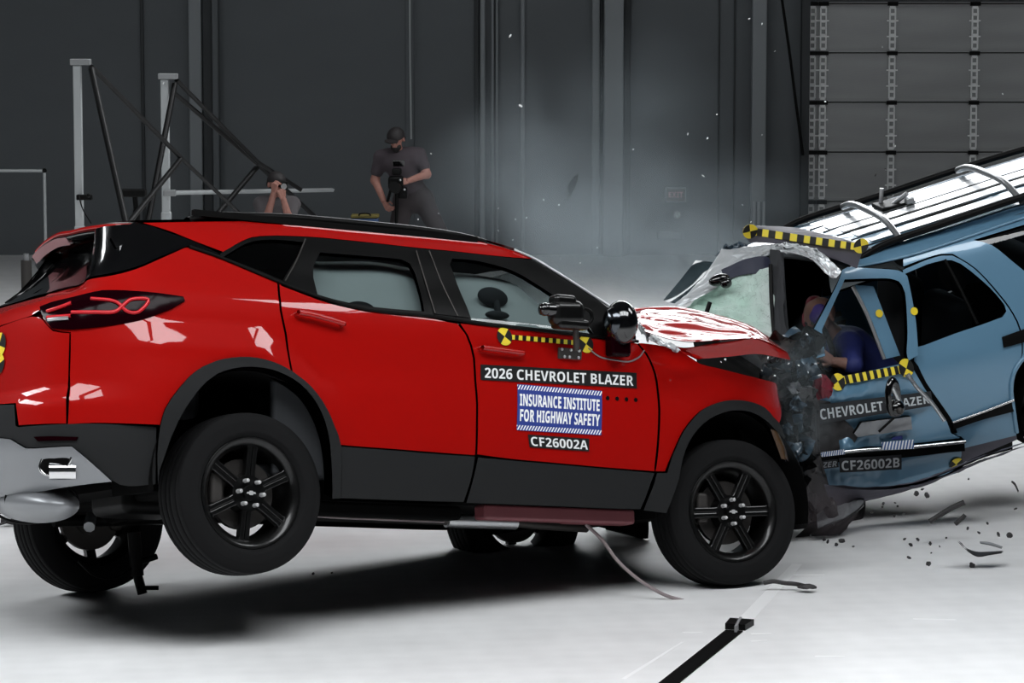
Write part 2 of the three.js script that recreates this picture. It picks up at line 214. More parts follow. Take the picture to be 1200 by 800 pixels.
{
  // the far wall with its posts, seams and conduits; readings are pixels across, turned into metres on the wall plane
  const wx = (px) => site(px, 300, -WZ).x, D0 = wx(945), D1 = wx(1285), DH = 4.4;
  const wall = struct('wall_back', [bx(D0 - X0, TOP, 0.3, [(X0 + D0) / 2, TOP / 2, WZ - 0.15]), bx(X1 - D1, TOP, 0.3, [(X1 + D1) / 2, TOP / 2, WZ - 0.15]), bx(D1 - D0, TOP - DH, 0.3, [(D0 + D1) / 2, (TOP + DH) / 2, WZ - 0.15])], M.wall);
  const post = (a, b, dep, m, name = 'post') => struct(name, rbx(wx(b) - wx(a), TOP, dep, 0.02, [(wx(a) + wx(b)) / 2, TOP / 2, WZ + dep / 2]), m, wall);
  post(168, 172, 0.05, M.wallDark, 'seam'); post(225, 240, 0.16, M.wallPost); post(240.5, 252, 0.1, M.wallDark); post(252.5, 260, 0.2, M.wall);
  post(476, 486, 0.02, M.wall, 'seam'); post(556, 562, 0.06, M.wallDark, 'seam'); post(563, 569, 0.12, M.wallPost); post(576, 579, 0.08, M.wallPost, 'conduit'); post(581, 584, 0.08, M.wallPost, 'conduit');
  post(610, 615, 0.06, M.wallPost, 'conduit'); post(693, 702, 0.1, M.wallPost); post(702.5, 706, 0.06, M.wallDark, 'seam'); post(706.5, 729, 0.3, M.wallPost); post(729.5, 738, 0.06, M.wallDark, 'seam'); post(878, 895, 0.2, M.wallPost); post(840, 842, 0.03, M.wallDark, 'seam'); post(858, 860, 0.03, M.wallDark, 'seam');
  for (const px of [881.5, 886.5, 892.5]) struct('conduit', bar([wx(px), 0.1, WZ + 0.26], [wx(px), site(px, 235, -WZ).y, WZ + 0.26], 0.018), M.pole, wall);
  struct('door_jamb', bx(0.1, DH, 0.34, [D0 - 0.05, DH / 2, WZ + 0.02]), M.wallDark, wall); struct('door_jamb', bx(0.1, DH, 0.34, [D1 + 0.05, DH / 2, WZ + 0.02]), M.wallDark, wall);
  struct('cable', tube([site(480, -40, 37.7), site(480.5, 60, 37.7), site(482, 163, 37.7)], 0.014, 20, 6), M.pole, wall);
  struct('cable', tube([site(915, -10, 37.6), site(925, 60, 37.6), site(934, 130, 37.6), site(941, 182, 37.6)], 0.02, 20, 6), M.black, wall);
  // sectional roller door
  const door = new THREE.Group(); door.name = 'door_1'; door.userData = { kind: 'structure' }; scene.add(door);
  const yAt = (py) => site(1000, py, -WZ).y, rows = [yAt(4), yAt(62), yAt(120), yAt(178.5), yAt(236.5), yAt(295), 0];
  struct('door_header', bx(D1 - D0, 0.22, 0.2, [(D0 + D1) / 2, rows[0] + 0.13, WZ - 0.02]), M.wallDark, door);
  { let a = rows[0] + 0.62; for (let k = 0; k < 7; k++) { const hi = k ? rows[k - 1] : a, lo = k ? rows[k] : rows[0]; struct('panel', rbx(D1 - D0, hi - lo - 0.012, 0.05, 0.008, [(D0 + D1) / 2, (hi + lo) / 2, WZ - 0.1]), M.doorPanel, door); struct('rail', bx(D1 - D0, 0.035, 0.03, [(D0 + D1) / 2, lo + 0.03, WZ - 0.07]), M.doorPanel, door); } }
  for (const px of [950, 962.5, 1043, 1139, 1235]) for (let k = 0; k < 6; k++) {
    const x = wx(px), hi = rows[k] - 0.05, lo = rows[k + 1] + 0.05, g = [];
    for (const s of [-1, 1]) g.push(bx(0.018, hi - lo, 0.03, [x + s * 0.034, (hi + lo) / 2, WZ - 0.055]));
    const n = 6; for (let i = 0; i <= n; i++) g.push(bx(0.07, 0.035, 0.03, [x, lo + (hi - lo) * i / n, WZ - 0.055])); for (const t of [0.3, 0.68]) g.push(bx(0.14, 0.018, 0.035, [x, lo + (hi - lo) * t, WZ - 0.055]));
    struct('stile', g, M.doorStile, door); struct('hinge', bx(0.13, 0.05, 0.05, [x, hi + 0.045, WZ - 0.05]), M.black, door);
  }
  // floor markings: the black tow slot with a lifted cover end, its pale tape, and rubbed streaks
  const fl = (px, py) => { const d = site(px, py, 1), k = CAM_Y / (CAM_Y - d.y); return V(d.x * k, 0, d.z * k); };
  const strip = (a, b, wa, wb, h) => { const p = fl(...a), q = fl(...b), t = q.clone().sub(p).normalize(), s = V(-t.z, 0, t.x), g = new THREE.BufferGeometry(), v = []; for (const [c, w] of [[p, wa], [q, wb]]) for (const e of [-1, 1]) for (const y of [0, h]) v.push(c.x + s.x * e * w / 2, y, c.z + s.z * e * w / 2); g.setAttribute('position', new THREE.Float32BufferAttribute(v, 3)); g.setIndex([1, 3, 7, 1, 7, 5, 0, 1, 5, 0, 5, 4, 2, 6, 7, 2, 7, 3, 4, 5, 7, 4, 7, 6, 0, 2, 3, 0, 3, 1]); const f = g.toNonIndexed(); f.computeVertexNormals(); return f; };
  solo('tow_slot_cover', strip([700, 868], [860.5, 739.5], 0.085, 0.085, 0.006), M.matte, 'black strip running diagonally across the white floor at the bottom of the picture', 'floor strip');
  const flap = thing('slot_cover_end', 'short black folded end piece where the black floor strip stops', 'floor strip'); part('flap', strip([861.5, 738], [869.5, 731.5], 0.1, 0.12, 0.03), M.black, flap); part('edge', strip([862, 742], [868, 731], 0.012, 0.012, 0.036), M.debrisGrey, flap);
  solo('floor_tape', strip([871, 729], [934, 661], 0.075, 0.055, 0.002), M.tapeWhite, 'bright white tape on the floor from the black strip to the front tyre', 'tape');
  for (const [a, b, w, l] of [[[800, 741], [823, 740.5], 0.03, 'thin bright scuff on the floor just left of the black strip end'], [[880, 742.5], [904, 742], 0.03, 'thin bright scuff on the floor just right of the black strip end'], [[880, 751], [899, 750], 0.02, 'shorter fainter scuff under the one right of the black strip end'], [[955, 769], [990, 769], 0.03, 'bright scuff line on the bare floor at the bottom, well right of the strip'], [[1070, 725], [1120, 726], 0.03, 'long bright scuff line on the bare floor at the lower right'], [[930, 673.5], [966, 673], 0.03, 'bright scuff on the floor beside the front tyre'], [[731, 795], [800, 752], 0.02, 'long faint diagonal scuff running left of the black strip']]) solo('scuff_mark', strip(a, b, w, w * 0.6, 0.001), M.tapeWhite, l, 'scuff');
  // exit sign and wall boxes behind the crash
  const ex = canvasTex(256, 160, (c, w, h) => { c.fillStyle = '#6c6464'; c.fillRect(0, 0, w, h); c.fillStyle = '#b98a8c'; c.font = 'bold 96px sans-serif'; c.textAlign = 'center'; c.textBaseline = 'middle'; c.fillText('EXIT', w / 2, h / 2); });
  const e = thing('exit_sign', 'dim rectangular sign with reddish letters on the dark wall behind the crash', 'sign', site(791.5, 228, 37.75).toArray()); part('housing', rbx(0.27, 0.19, 0.07, 0.012), M.wallPost, e); part('face', T(new THREE.PlaneGeometry(0.24, 0.16), [0, 0, 0.037]), S({ map: ex, roughness: 0.5 }), e);
  const b1 = thing('wall_box', 'small pale box mounted on the dark wall below the dim sign', 'box', site(785, 276, 37.8).toArray()); part('body', rbx(0.32, 0.1, 0.1, 0.015), M.plate, b1); part('lid', rbx(0.3, 0.08, 0.02, 0.005, [0, 0, 0.055]), M.wallPost, b1);
  const b2 = thing('wall_lamp', 'tiny round pale fitting on the dark wall just under the dim sign', 'fitting', site(793.5, 252, 37.8).toArray()); part('body', cyl(0.03, 0.035, 0.06, [0, 0, 0], [Math.PI / 2, 0, 0]), M.pole, b2); part('rose', cyl(0.05, 0.05, 0.02, [0, 0, -0.04], [Math.PI / 2, 0, 0]), M.plate, b2);
}
// lamp banks under the ceiling
for (const k of BANKS) {
  const b = thing('lamp_bank', k.label, 'lamp', k.at, [-Math.PI / 2 - k.tilt, 0, 0]);
  part('housing', rbx(k.w + 0.12, k.d + 0.12, 0.18, 0.03, [0, 0, 0.11]), M.housing, b);
  const pw = k.w / k.nx, pd = k.d / k.nz;
  for (let i = 0; i < k.nx; i++) for (let j = 0; j < k.nz; j++) {
    const cx = -k.w / 2 + (i + 0.5) * pw, cy = -k.d / 2 + (j + 0.5) * pd;
    part('diffuser', rbx(pw - 0.3, pd - 0.1, 0.03, 0.01, [cx, cy, 0.01]), M.glow, b);
    const l = new THREE.RectAreaLight(0xf6fbff, k.light, pw - 0.3, pd - 0.1); l.name = 'lamp'; l.position.set(cx, cy, -0.02); b.add(l);
  }
  for (const s of [-1, 1]) { const up = V(s * k.w * 0.4, 0, 0.2).applyEuler(b.rotation).add(b.position), inv = b.matrixWorld; part('hanger', (() => { const g = bar([0, 0, 0], [0, TOP - up.y, 0], 0.02); b.updateMatrixWorld(); g.translate(up.x, up.y, up.z); g.applyMatrix4(b.matrixWorld.clone().invert()); return g; })(), M.housing, b); }
}
// ------------------------------------------------------------------ shared car pieces
// a wheel with its axle along z, outer face towards +z
function makeWheel(parent, { R = 0.381, W = 0.25, rimR = 0.258, pos, rot = [0, 0, 0], spokes = 6, rimMat = M.rim, spin = 0.3 }) {
  const w = sub('wheel', parent, pos, rot), h = W / 2, lathe = (p, n = 64) => T(new THREE.LatheGeometry(p.map((q) => new THREE.Vector2(q[0], q[1])), n), [0, 0, 0], [Math.PI / 2, 0, 0]);
  const g = 0.012, tread = []; for (const [a, b] of [[-0.42, -0.3], [-0.26, -0.1], [-0.06, 0.06], [0.1, 0.26], [0.3, 0.42]]) { const e = (t) => 0.006 * (t / 0.42) ** 2; tread.push([R - g, a * W], [R - e(a), a * W + 0.001], [R - e(b), b * W - 0.001], [R - g, b * W]); }
  part('tyre', lathe([[rimR - 0.01, -h + 0.03], [rimR + 0.01, -h + 0.012], [R - 0.09, -h - 0.002], [R - 0.045, -h + 0.001], [R - 0.02, -h + 0.012], ...tread, [R - 0.02, h - 0.012], [R - 0.045, h - 0.001], [R - 0.05, h - 0.004], [R - 0.09, h + 0.002], [rimR + 0.022, h - 0.006], [rimR + 0.012, h - 0.014], [rimR - 0.01, h - 0.03]]), M.tyre, w);
  part('rim', lathe([[rimR - 0.015, -h + 0.03], [rimR - 0.05, -h + 0.06], [rimR - 0.045, h - 0.05], [rimR - 0.02, h - 0.022], [rimR, h - 0.012], [rimR + 0.004, h - 0.02], [rimR - 0.01, h - 0.032]]), rimMat, w);
  for (let i = 0; i < spokes; i++) {
    const a = spin + i * Math.PI * 2 / spokes, sg = [];
    for (const s of [-1, 1]) { const sh = new THREE.Shape(); sh.moveTo(0.05, s * 0.006); sh.lineTo(rimR - 0.03, s * 0.006); sh.lineTo(rimR - 0.012, s * 0.036); sh.lineTo(rimR - 0.05, s * 0.022); sh.lineTo(0.1, s * 0.021); sh.lineTo(0.05, s * 0.026); sg.push(T(new THREE.ExtrudeGeometry(sh, { depth: 0.028, bevelEnabled: true, bevelThickness: 0.006, bevelSize: 0.005, bevelSegments: 2 }), [0, 0, h - 0.075], [0, 0, 0])); }
    sg.push(bx(rimR - 0.09, 0.014, 0.02, [0.05 + (rimR - 0.09) / 2, 0, h - 0.065]));
    const m = merge(sg); m.rotateZ(a); part('spoke', m, rimMat, w);
    part('lug_nut', T(merge([cyl(0.0095, 0.0105, 0.03, [0, 0, 0], [Math.PI / 2, 0, 0], 6), sph(0.0098, [0, 0, 0.016])]), [0.062 * Math.cos(a + 0.52), 0.062 * Math.sin(a + 0.52), h - 0.02]), M.bright, w);
  }
  part('hub', [cyl(0.085, 0.095, 0.06, [0, 0, h - 0.07], [Math.PI / 2, 0, 0], 32), cyl(0.034, 0.036, 0.02, [0, 0, h - 0.03], [Math.PI / 2, 0, 0], 24)], rimMat, w);
  part('brake_disc', [cyl(0.165, 0.165, 0.03, [0, 0, 0.0], [Math.PI / 2, 0, 0], 40), cyl(0.09, 0.09, 0.09, [0, 0, 0.01], [Math.PI / 2, 0, 0], 24)], M.dull, w); part('brake_caliper', T(rbx(0.07, 0.16, 0.09, 0.02), [-0.15 * Math.cos(0.2), 0.02, 0.01]), M.dull, w);
  return w;
}
function bowtie(w, h, r) { const s = new THREE.Shape(); const p = [[-1, -0.45], [-0.42, -0.45], [-0.32, -1], [0.42, -1], [0.34, -0.45], [1.0, -0.45], [0.86, 0.45], [0.42, 0.45], [0.32, 1], [-0.42, 1], [-0.34, 0.45], [-0.86, 0.45]]; p.forEach((q, i) => s[i ? 'lineTo' : 'moveTo'](q[0] * w, q[1] * h)); return new THREE.ExtrudeGeometry(s, { depth: 0.003, bevelEnabled: false }); }
const letters = (w, h, text, font, bg = '#0b0b0c', fg = '#f4f5f5', squash = 1) => canvasTex(w, h, (c) => { c.fillStyle = bg; c.fillRect(0, 0, w, h); c.fillStyle = fg; c.font = font; c.textAlign = 'center'; c.textBaseline = 'middle'; const m = c.measureText(text).width, k = Math.min(1.3, (w * 0.955) / m) * squash; c.save(); c.translate(w / 2, h * 0.53); c.scale(k, 1); c.fillText(text, 0, 0); c.restore(); });
const stripesTex = canvasTex(512, 32, (c, w, h) => { c.fillStyle = '#0c0c0a'; c.fillRect(0, 0, w, h); c.fillStyle = '#f2dc40'; for (let i = 0; i < 9; i++) c.fillRect((i + 0.12) * w / 9, 0, w / 18, h); });
const quadTex = canvasTex(128, 128, (c, w, h) => { c.fillStyle = '#0c0c0a'; c.fillRect(0, 0, w, h); c.fillStyle = '#f2d838'; c.fillRect(0, 0, 64, 64); c.fillRect(64, 64, 64, 64); });
const stripes = S({ map: stripesTex, roughness: 0.5 }), quad = S({ map: quadTex, roughness: 0.5 });
// a round quartered target laid on a shell
function target(sh, u, y, r, turn, off = 0.005) { const pos = [], nor = [], uv = [], idx = []; const n = 32; for (let i = -1; i < n; i++) { const a = i / n * Math.PI * 2, q = i < 0 ? [0, 0] : [Math.cos(a), Math.sin(a)], P = sh.p(u + q[0] * r, y + q[1] * r, off), N = sh.n(u, y), b = i < 0 ? [0, 0] : [Math.cos(a + turn), Math.sin(a + turn)]; pos.push(...P); nor.push(...N); uv.push(0.5 + b[0] / 2, 0.5 + b[1] / 2); } for (let i = 0; i < n; i++) sh.sign > 0 ? idx.push(0, 1 + i, 1 + (i + 1) % n) : idx.push(0, 1 + (i + 1) % n, 1 + i); const g = new THREE.BufferGeometry(); g.setAttribute('position', new THREE.Float32BufferAttribute(pos, 3)); g.setAttribute('normal', new THREE.Float32BufferAttribute(nor, 3)); g.setAttribute('uv', new THREE.Float32BufferAttribute(uv, 2)); g.setIndex(idx); return g; }
const onShell = (sh, flat, off) => { const o = []; for (let i = 0; i < flat.length; i += 2) o.push(sh.p(flat[i], flat[i + 1], off)); return o; };
// outline with window openings cut in it, bridged into one loop
function keyhole(outer, holes) {
  const P = (f) => { const o = []; for (let i = 0; i < f.length; i += 2) o.push([f[i], f[i + 1]]); return o; };
  let loop = P(outer); if (area(loop) < 0) loop.reverse();
  for (const h of holes) { let q = P(h); if (area(q) > 0) q.reverse(); let best = [1e9, 0, 0]; loop.forEach((a, i) => q.forEach((b, j) => { const d = Math.hypot(a[0] - b[0], a[1] - b[1]); if (d < best[0]) best = [d, i, j]; })); const [, i, j] = best; loop = [...loop.slice(0, i + 1), ...q.slice(j), ...q.slice(0, j + 1), ...loop.slice(i)]; }
  return loop.flat();
}

// ------------------------------------------------------------------ the red car
const O = {
  quarter: [-0.261,1.543,-0.107,1.501,0.047,1.451,0.178,1.398,0.158,1.329,0.149,1.247,0.157,1.189,0.168,1.133,0.175,1.059,0.176,0.986,0.176,0.945,0.111,0.978,0.035,0.998,-0.046,1.006,-0.139,0.997,-0.219,0.976,-0.286,0.945,-0.352,0.897,-0.4,0.847,-0.442,0.794,-0.471,0.745,-0.491,0.67,-0.495,0.674,-0.671,0.677,-0.788,0.679,-0.906,0.673,-0.901,0.778,-0.91,0.901,-0.909,1.02,-0.912,1.103,-1.021,1.121,-1.099,1.179,-1.14,1.232,-1.346,1.335,-0.923,1.373,-0.693,1.385,-0.554,1.416,-0.421,1.474,-0.276,1.539],
  rear_door: [0.189,1.394,0.171,1.33,0.161,1.248,0.169,1.19,0.18,1.133,0.187,1.06,0.188,0.987,0.188,0.946,0.244,0.908,0.306,0.854,0.364,0.779,0.41,0.7,0.448,0.621,0.603,0.617,0.794,0.613,0.939,0.609,1.215,0.603,1.218,0.608,1.223,0.754,1.227,0.86,1.225,0.966,1.222,1.08,1.208,1.143,1.186,1.197,1.143,1.251,1.115,1.251,0.965,1.269,0.775,1.271,0.609,1.279,0.493,1.292,0.383,1.315,0.195,1.377],
  rear_clad: [0.455,0.613,0.603,0.609,0.794,0.605,0.939,0.6,1.213,0.595,1.203,0.512,1.186,0.437,1.17,0.377,0.962,0.374,0.721,0.373,0.48,0.373],
  front_door: [1.162,1.252,1.199,1.198,1.221,1.144,1.235,1.081,1.238,0.967,1.24,0.86,1.236,0.755,1.231,0.608,1.436,0.594,1.693,0.585,1.955,0.576,2.315,0.567,2.312,0.584,2.327,0.706,2.34,0.83,2.345,0.927,2.34,1.028,2.319,1.102,2.281,1.171,2.232,1.221,2.223,1.221,1.987,1.228,1.725,1.237,1.467,1.244,1.225,1.252],
  front_clad: [1.233,0.592,1.437,0.585,1.694,0.577,1.956,0.568,2.31,0.558,2.289,0.505,2.266,0.432,2.243,0.375,1.979,0.373,1.717,0.374,1.46,0.374,1.188,0.373,1.201,0.437,1.217,0.512],
  fender: [2.246,1.222,2.295,1.172,2.333,1.103,2.354,1.029,2.36,0.928,2.355,0.83,2.342,0.707,2.326,0.584,2.32,0.567,2.38,0.569,2.415,0.644,2.449,0.707,2.495,0.78,2.571,0.858,2.648,0.907,2.777,0.95,2.918,0.957,3.058,0.93,3.129,0.885,3.196,0.849,3.31,0.955,3.34,1.03,3.315,1.074,3.126,1.08,2.978,1.092,2.858,1.107,2.743,1.123,2.632,1.138,2.567,1.171,2.515,1.199,2.396,1.218,2.266,1.224],
  arch_rear: [-0.491,0.67,-0.471,0.745,-0.442,0.794,-0.4,0.847,-0.352,0.897,-0.286,0.945,-0.219,0.976,-0.139,0.997,-0.046,1.006,0.035,0.998,0.11,0.978,0.181,0.945,0.243,0.908,0.306,0.854,0.364,0.779,0.41,0.7,0.448,0.621,0.46,0.496,0.475,0.373,0.429,0.371,0.399,0.562,0.372,0.67,0.331,0.762,0.278,0.836,0.215,0.89,0.144,0.927,0.063,0.951,-0.035,0.958,-0.133,0.944,-0.214,0.916,-0.271,0.877,-0.324,0.823,-0.371,0.757,-0.409,0.689,-0.437,0.621,-0.459,0.542,-0.479,0.472,-0.482,0.406,-0.496,0.549],
  arch_front: [2.321,0.558,2.386,0.561,2.415,0.644,2.449,0.707,2.495,0.78,2.571,0.858,2.647,0.907,2.776,0.949,2.917,0.957,3.057,0.93,3.128,0.885,3.196,0.849,3.244,0.789,3.203,0.741,3.145,0.814,3.047,0.866,2.946,0.9,2.84,0.903,2.752,0.885,2.665,0.85,2.584,0.793,2.521,0.719,2.481,0.634,2.463,0.538,2.442,0.472,2.423,0.415,2.406,0.363,2.26,0.372,2.279,0.432,2.306,0.502],
  bumper_clad: [-1.202,0.779,-1.192,0.681,-1.174,0.672,-0.788,0.674,-0.499,0.664,-0.5,0.549,-0.491,0.406,-0.62,0.396,-0.7,0.423,-0.826,0.528,-0.884,0.575,-1.118,0.576,-1.215,0.622,-1.72,0.676,-1.72,0.804],
  skid: [-1.72,0.672,-1.215,0.618,-1.118,0.572,-0.884,0.571,-0.826,0.525,-0.699,0.419,-0.92,0.403,-1.222,0.388,-1.72,0.385],
  bumper_red: [-1.197,1.195,-1.103,1.171,-1.021,1.113,-0.92,1.098,-0.919,0.901,-0.914,0.677,-1.174,0.682,-1.197,0.786,-1.72,0.81,-1.72,1.14,-1.462,1.172],
  tailgate: [-1.282,1.317,-1.473,1.305,-1.72,1.303,-1.72,1.165,-1.466,1.178,-1.201,1.201,-1.142,1.228],
  taillight: [-1.15,1.233,-1.085,1.25,-0.932,1.268,-0.821,1.286,-0.747,1.298,-0.574,1.294,-0.448,1.287,-0.354,1.279,-0.348,1.259,-0.412,1.222,-0.5,1.185,-0.576,1.157,-0.709,1.13,-0.894,1.115,-1.023,1.125,-1.078,1.169],
  reflector: [-1.073,0.621,-0.986,0.62,-0.857,0.613,-0.864,0.598,-1.049,0.6],
  rear_glass: [-0.631,1.648,-0.472,1.651,-0.329,1.61,-0.21,1.574,-0.101,1.524,-0.093,1.506,-0.259,1.549,-0.419,1.483,-0.551,1.426,-0.69,1.396,-0.936,1.382,-1.346,1.342,-1.72,1.315,-1.72,1.655],
  roof_side: [-0.465,1.661,-0.229,1.683,-0.004,1.707,0.211,1.731,0.455,1.742,0.697,1.743,0.944,1.744,1.197,1.745,1.404,1.743,1.534,1.74,1.672,1.698,1.773,1.655,1.537,1.653,1.281,1.657,1.029,1.658,0.758,1.663,0.445,1.663,0.173,1.641,0.048,1.599,-0.066,1.535,-0.199,1.579,-0.324,1.624],
  frame: [-0.093,1.502,-0.087,1.525,0.046,1.595,0.171,1.636,0.442,1.658,0.756,1.658,1.026,1.653,1.278,1.652,1.534,1.648,1.665,1.647,1.77,1.646,1.909,1.556,2.035,1.475,2.111,1.419,2.164,1.355,2.229,1.226,1.988,1.232,1.725,1.242,1.468,1.249,1.226,1.256,1.117,1.262,0.966,1.276,0.777,1.278,0.61,1.283,0.495,1.297,0.384,1.32,0.199,1.386,0.044,1.442],
  qwin: [-0.079,1.506,0.067,1.587,0.163,1.616,0.262,1.627,0.413,1.627,0.315,1.517,0.211,1.405,0.085,1.454],
  rwin: [0.478,1.577,0.695,1.579,0.941,1.579,0.982,1.559,0.993,1.509,0.987,1.43,0.963,1.3,0.782,1.3,0.616,1.306,0.467,1.326,0.379,1.346,0.392,1.438,0.413,1.498],
  fwin: [1.225,1.575,1.257,1.611,1.411,1.61,1.6,1.573,1.706,1.515,1.789,1.461,1.882,1.382,1.93,1.315,1.965,1.253,1.728,1.257,1.471,1.264,1.229,1.274,1.226,1.416],
  bpil: [1.052,1.636,1.2,1.639,1.19,1.459,1.215,1.283,1.136,1.286,1.023,1.289,1.036,1.466],
};
const redCar = thing('suv', 'bright red sport utility vehicle tipped nose down with its tail in the air', 'car', [-1.718, 0.185, -14.428]);
redCar.rotation.order = 'YZX'; redCar.rotation.set(-11.413 * Math.PI / 180, 33.157 * Math.PI / 180, -6.881 * Math.PI / 180);
redCar.updateMatrixWorld(true);
{
  const sh = redSh, c = redCar, both = (name, outline, mat, o = {}, parents) => { const g = panel(sh, outline, o); const a = part(name, g, mat, parents?.[0] ?? c), b = part(name, mirrored(g), mat, parents?.[1] ?? c); return [a, b]; };
  const hb = (u, y) => { const top = 1.185 - 0.3 * ss(-0.05, 0.5, u); return 0.036 * Math.min(1, Math.max(0, 1 - (y - top + 0.13) / 0.13)) * ss(0.45, 0.8, y) * ss(-0.85, -0.45, u) * (1 - ss(0.25, 0.6, u)); }; both('quarter_panel', O.quarter, M.red, { bump: hb, grid: 0.045 }); 
  const rd = both('rear_door', O.rear_door, M.red, { bump: hb, grid: 0.05 }), fd = both('front_door', O.front_door, M.red);
  both('door_cladding', O.rear_clad, M.clad, { off: 0.006 }, rd); both('door_cladding', O.front_clad, M.clad, { off: 0.006 }, fd);
  part('front_fender', panel(sh, O.fender, { hem: 0.03 }), M.red, c); part('arch_trim', panel(sh, O.arch_front, { off: 0.014, hem: 0.05 }), M.clad, c);
  both('arch_trim', O.arch_rear, M.clad, { off: 0.014, hem: 0.08, bump: hb });
  both('lower_bumper', O.bumper_clad, M.clad, { off: 0.004 }); both('skid_plate', O.skid, M.silver, { off: 0.014 }); both('rear_bumper', O.bumper_red, M.red); both('tailgate', O.tailgate, M.red);
  const tl = both('taillight', O.taillight, M.lampRed, { off: 0.01, hem: 0.03 });
  for (const f of [[-1.073,1.206,-0.998,1.218,-0.918,1.236], [-0.911,1.193,-0.793,1.191,-0.687,1.195,-0.648,1.225,-0.612,1.251,-0.528,1.253,-0.583,1.194,-0.632,1.196,-0.673,1.233,-0.706,1.245,-0.808,1.254], [-1.062,1.176,-0.909,1.177]]) part('light_strip', tube(onShell(sh, f, 0.012), 0.009, 50, 6), M.lampBright, tl[0]);
  part('light_strip', tube(onShell(sh, [-1.05, 1.165, -0.98, 1.166, -0.92, 1.166], 0.012), 0.01, 12, 6), M.alu, tl[0], 'pale lower lamp strip');
  both('reflector', O.reflector, M.lampRed, { off: 0.012 }); part('rear_window', panel(sh, O.rear_glass, { off: 0.004 }), M.gloss, c); part('rear_window', mirrored(panel(sh, [-1.0,1.645,-1.0,1.40,-1.346,1.342,-1.72,1.315,-1.72,1.655], { off: 0.004 })), M.gloss, c);
  both('roof_side', O.roof_side, M.red);
  const fr = both('window_frame', keyhole(O.frame, [O.qwin, O.rwin, O.fwin]), M.black, { off: 0.002 }); both('pillar_cover', O.bpil, M.black, { off: 0.006 });
  both('window_glass', O.qwin, M.tint, { off: -0.01, hem: 0 }, fr); both('window_glass', O.rwin, M.glass, { off: -0.01, hem: 0 }, fr); both('window_glass', O.fwin, M.glass, { off: -0.01, hem: 0 }, fr);
  for (const f of [[1.05,1.63,1.035,1.47,1.02,1.29], [1.13,1.638,1.13,1.46,1.15,1.285], [0.42,1.64,0.325,1.52,0.22,1.40]]) part('seal', tube(onShell(sh, f, 0.008), 0.004, 16, 5), M.dull, c);
  part('belt_trim', tube(onShell(sh, [-0.25,1.545,-0.1,1.503,0.047,1.448,0.2,1.388,0.4,1.324,0.62,1.286,0.98,1.276,1.3,1.257,1.75,1.243,2.24,1.229], 0.006), 0.008, 60, 6), M.black, c);
  part('pillar_glint', tube(onShell(sh, [1.68,1.695,1.77,1.655,1.909,1.562,2.034,1.482,2.115,1.428,2.15,1.40], 0.006), 0.008, 40, 6), M.alu, c, 'bright strip standing in for a highlight along the windscreen pillar');  // pillar: pale tube in place of the highlight on its edge
  // roof skin, windscreen, rails, spoiler
  const edge = [[-0.46,1.663],[-0.229,1.684],[0,1.708],[0.211,1.732],[0.455,1.743],[0.944,1.745],[1.404,1.744],[1.534,1.741],[1.672,1.699],[1.773,1.656]], rows = []; for (let j = 0; j <= 6; j++) { const t = 1 - j / 3, s = 0.045 * (1 - t * t); rows.push(edge.map(([u, y]) => { const p = sh.p(u, y); return [p.x + (u < 0 ? -0.5 : 0.6) * s * Math.max(0, (u < 0 ? -u : u - 1.2)), y + s, p.z * t]; })); }
  part('roof', sheet(rows, 36, 24, { thick: 0.012 }), M.red, c); part('headliner', sheet(rows.map((r) => r.slice(1).map((q) => [q[0], q[1] - 0.05, q[2] * 0.97])), 16, 12, { thick: 0.01 }), M.interior, c);
  const wsE = [[1.773,1.652],[1.909,1.558],[2.034,1.477],[2.115,1.422],[2.178,1.361],[2.244,1.24]], ws = []; for (let j = 0; j <= 6; j++) { const t = 1 - j / 3, s = 0.16 * (1 - t * t); ws.push(wsE.map(([u, y]) => { const p = sh.p(u, y, -0.01); return [p.x + s, y, p.z * t]; })); } part('windscreen', sheet(ws, 12, 12, { thick: 0 }), M.glass, c); part('curtain_airbag', panel(sh, [.36,1.24,1.2,1.22,1.98,1.22,1.95,1.33,1.75,1.48,1.6,1.62,1.4,1.66,1.0,1.67,.45,1.66,.3,1.45], { off: -0.09, hem: 0, bump: (u, y) => 0.012 * Math.sin(u * 9) - 0.05 * ss(1.55, 1.65, y) }), M.curtain, c); part('window_camera', [T(new THREE.SphereGeometry(1, 20, 14), sh.p(1.46, 1.45, -0.05).toArray(), [0, 0, -0.1], [0.09, 0.05, 0.03]), bar(sh.p(1.47, 1.43, -0.05), sh.p(1.45, 1.36, -0.05), 0.016), T(new THREE.SphereGeometry(1, 20, 14), sh.p(1.44, 1.35, -0.05).toArray(), [0, 0, 0], [0.07, 0.022, 0.03])], M.interior, c); part('headrest', T(new THREE.SphereGeometry(1, 20, 14), sh.p(.63, 1.32, -0.05).toArray(), [0, 0, 0], [0.085, 0.04, 0.03]), M.seat, c);
  for (const s of [1, -1]) { const p = [[-0.199,1.69],[-0.047,1.738],[0.215,1.757],[0.455,1.768],[0.82,1.77],[1.198,1.767],[1.45,1.752],[1.56,1.735]].map(([u, y]) => { const q = sh.p(u, Math.min(y, 1.735)); return V(q.x, y, (q.z - 0.012) * s); }); part('roof_rail', [tube(p, 0.022, 60, 8), bx(1.62, 0.03, 0.03, [0.68, 1.744, 0]).translate(0, 0, s * 0.565)], M.black, c); }
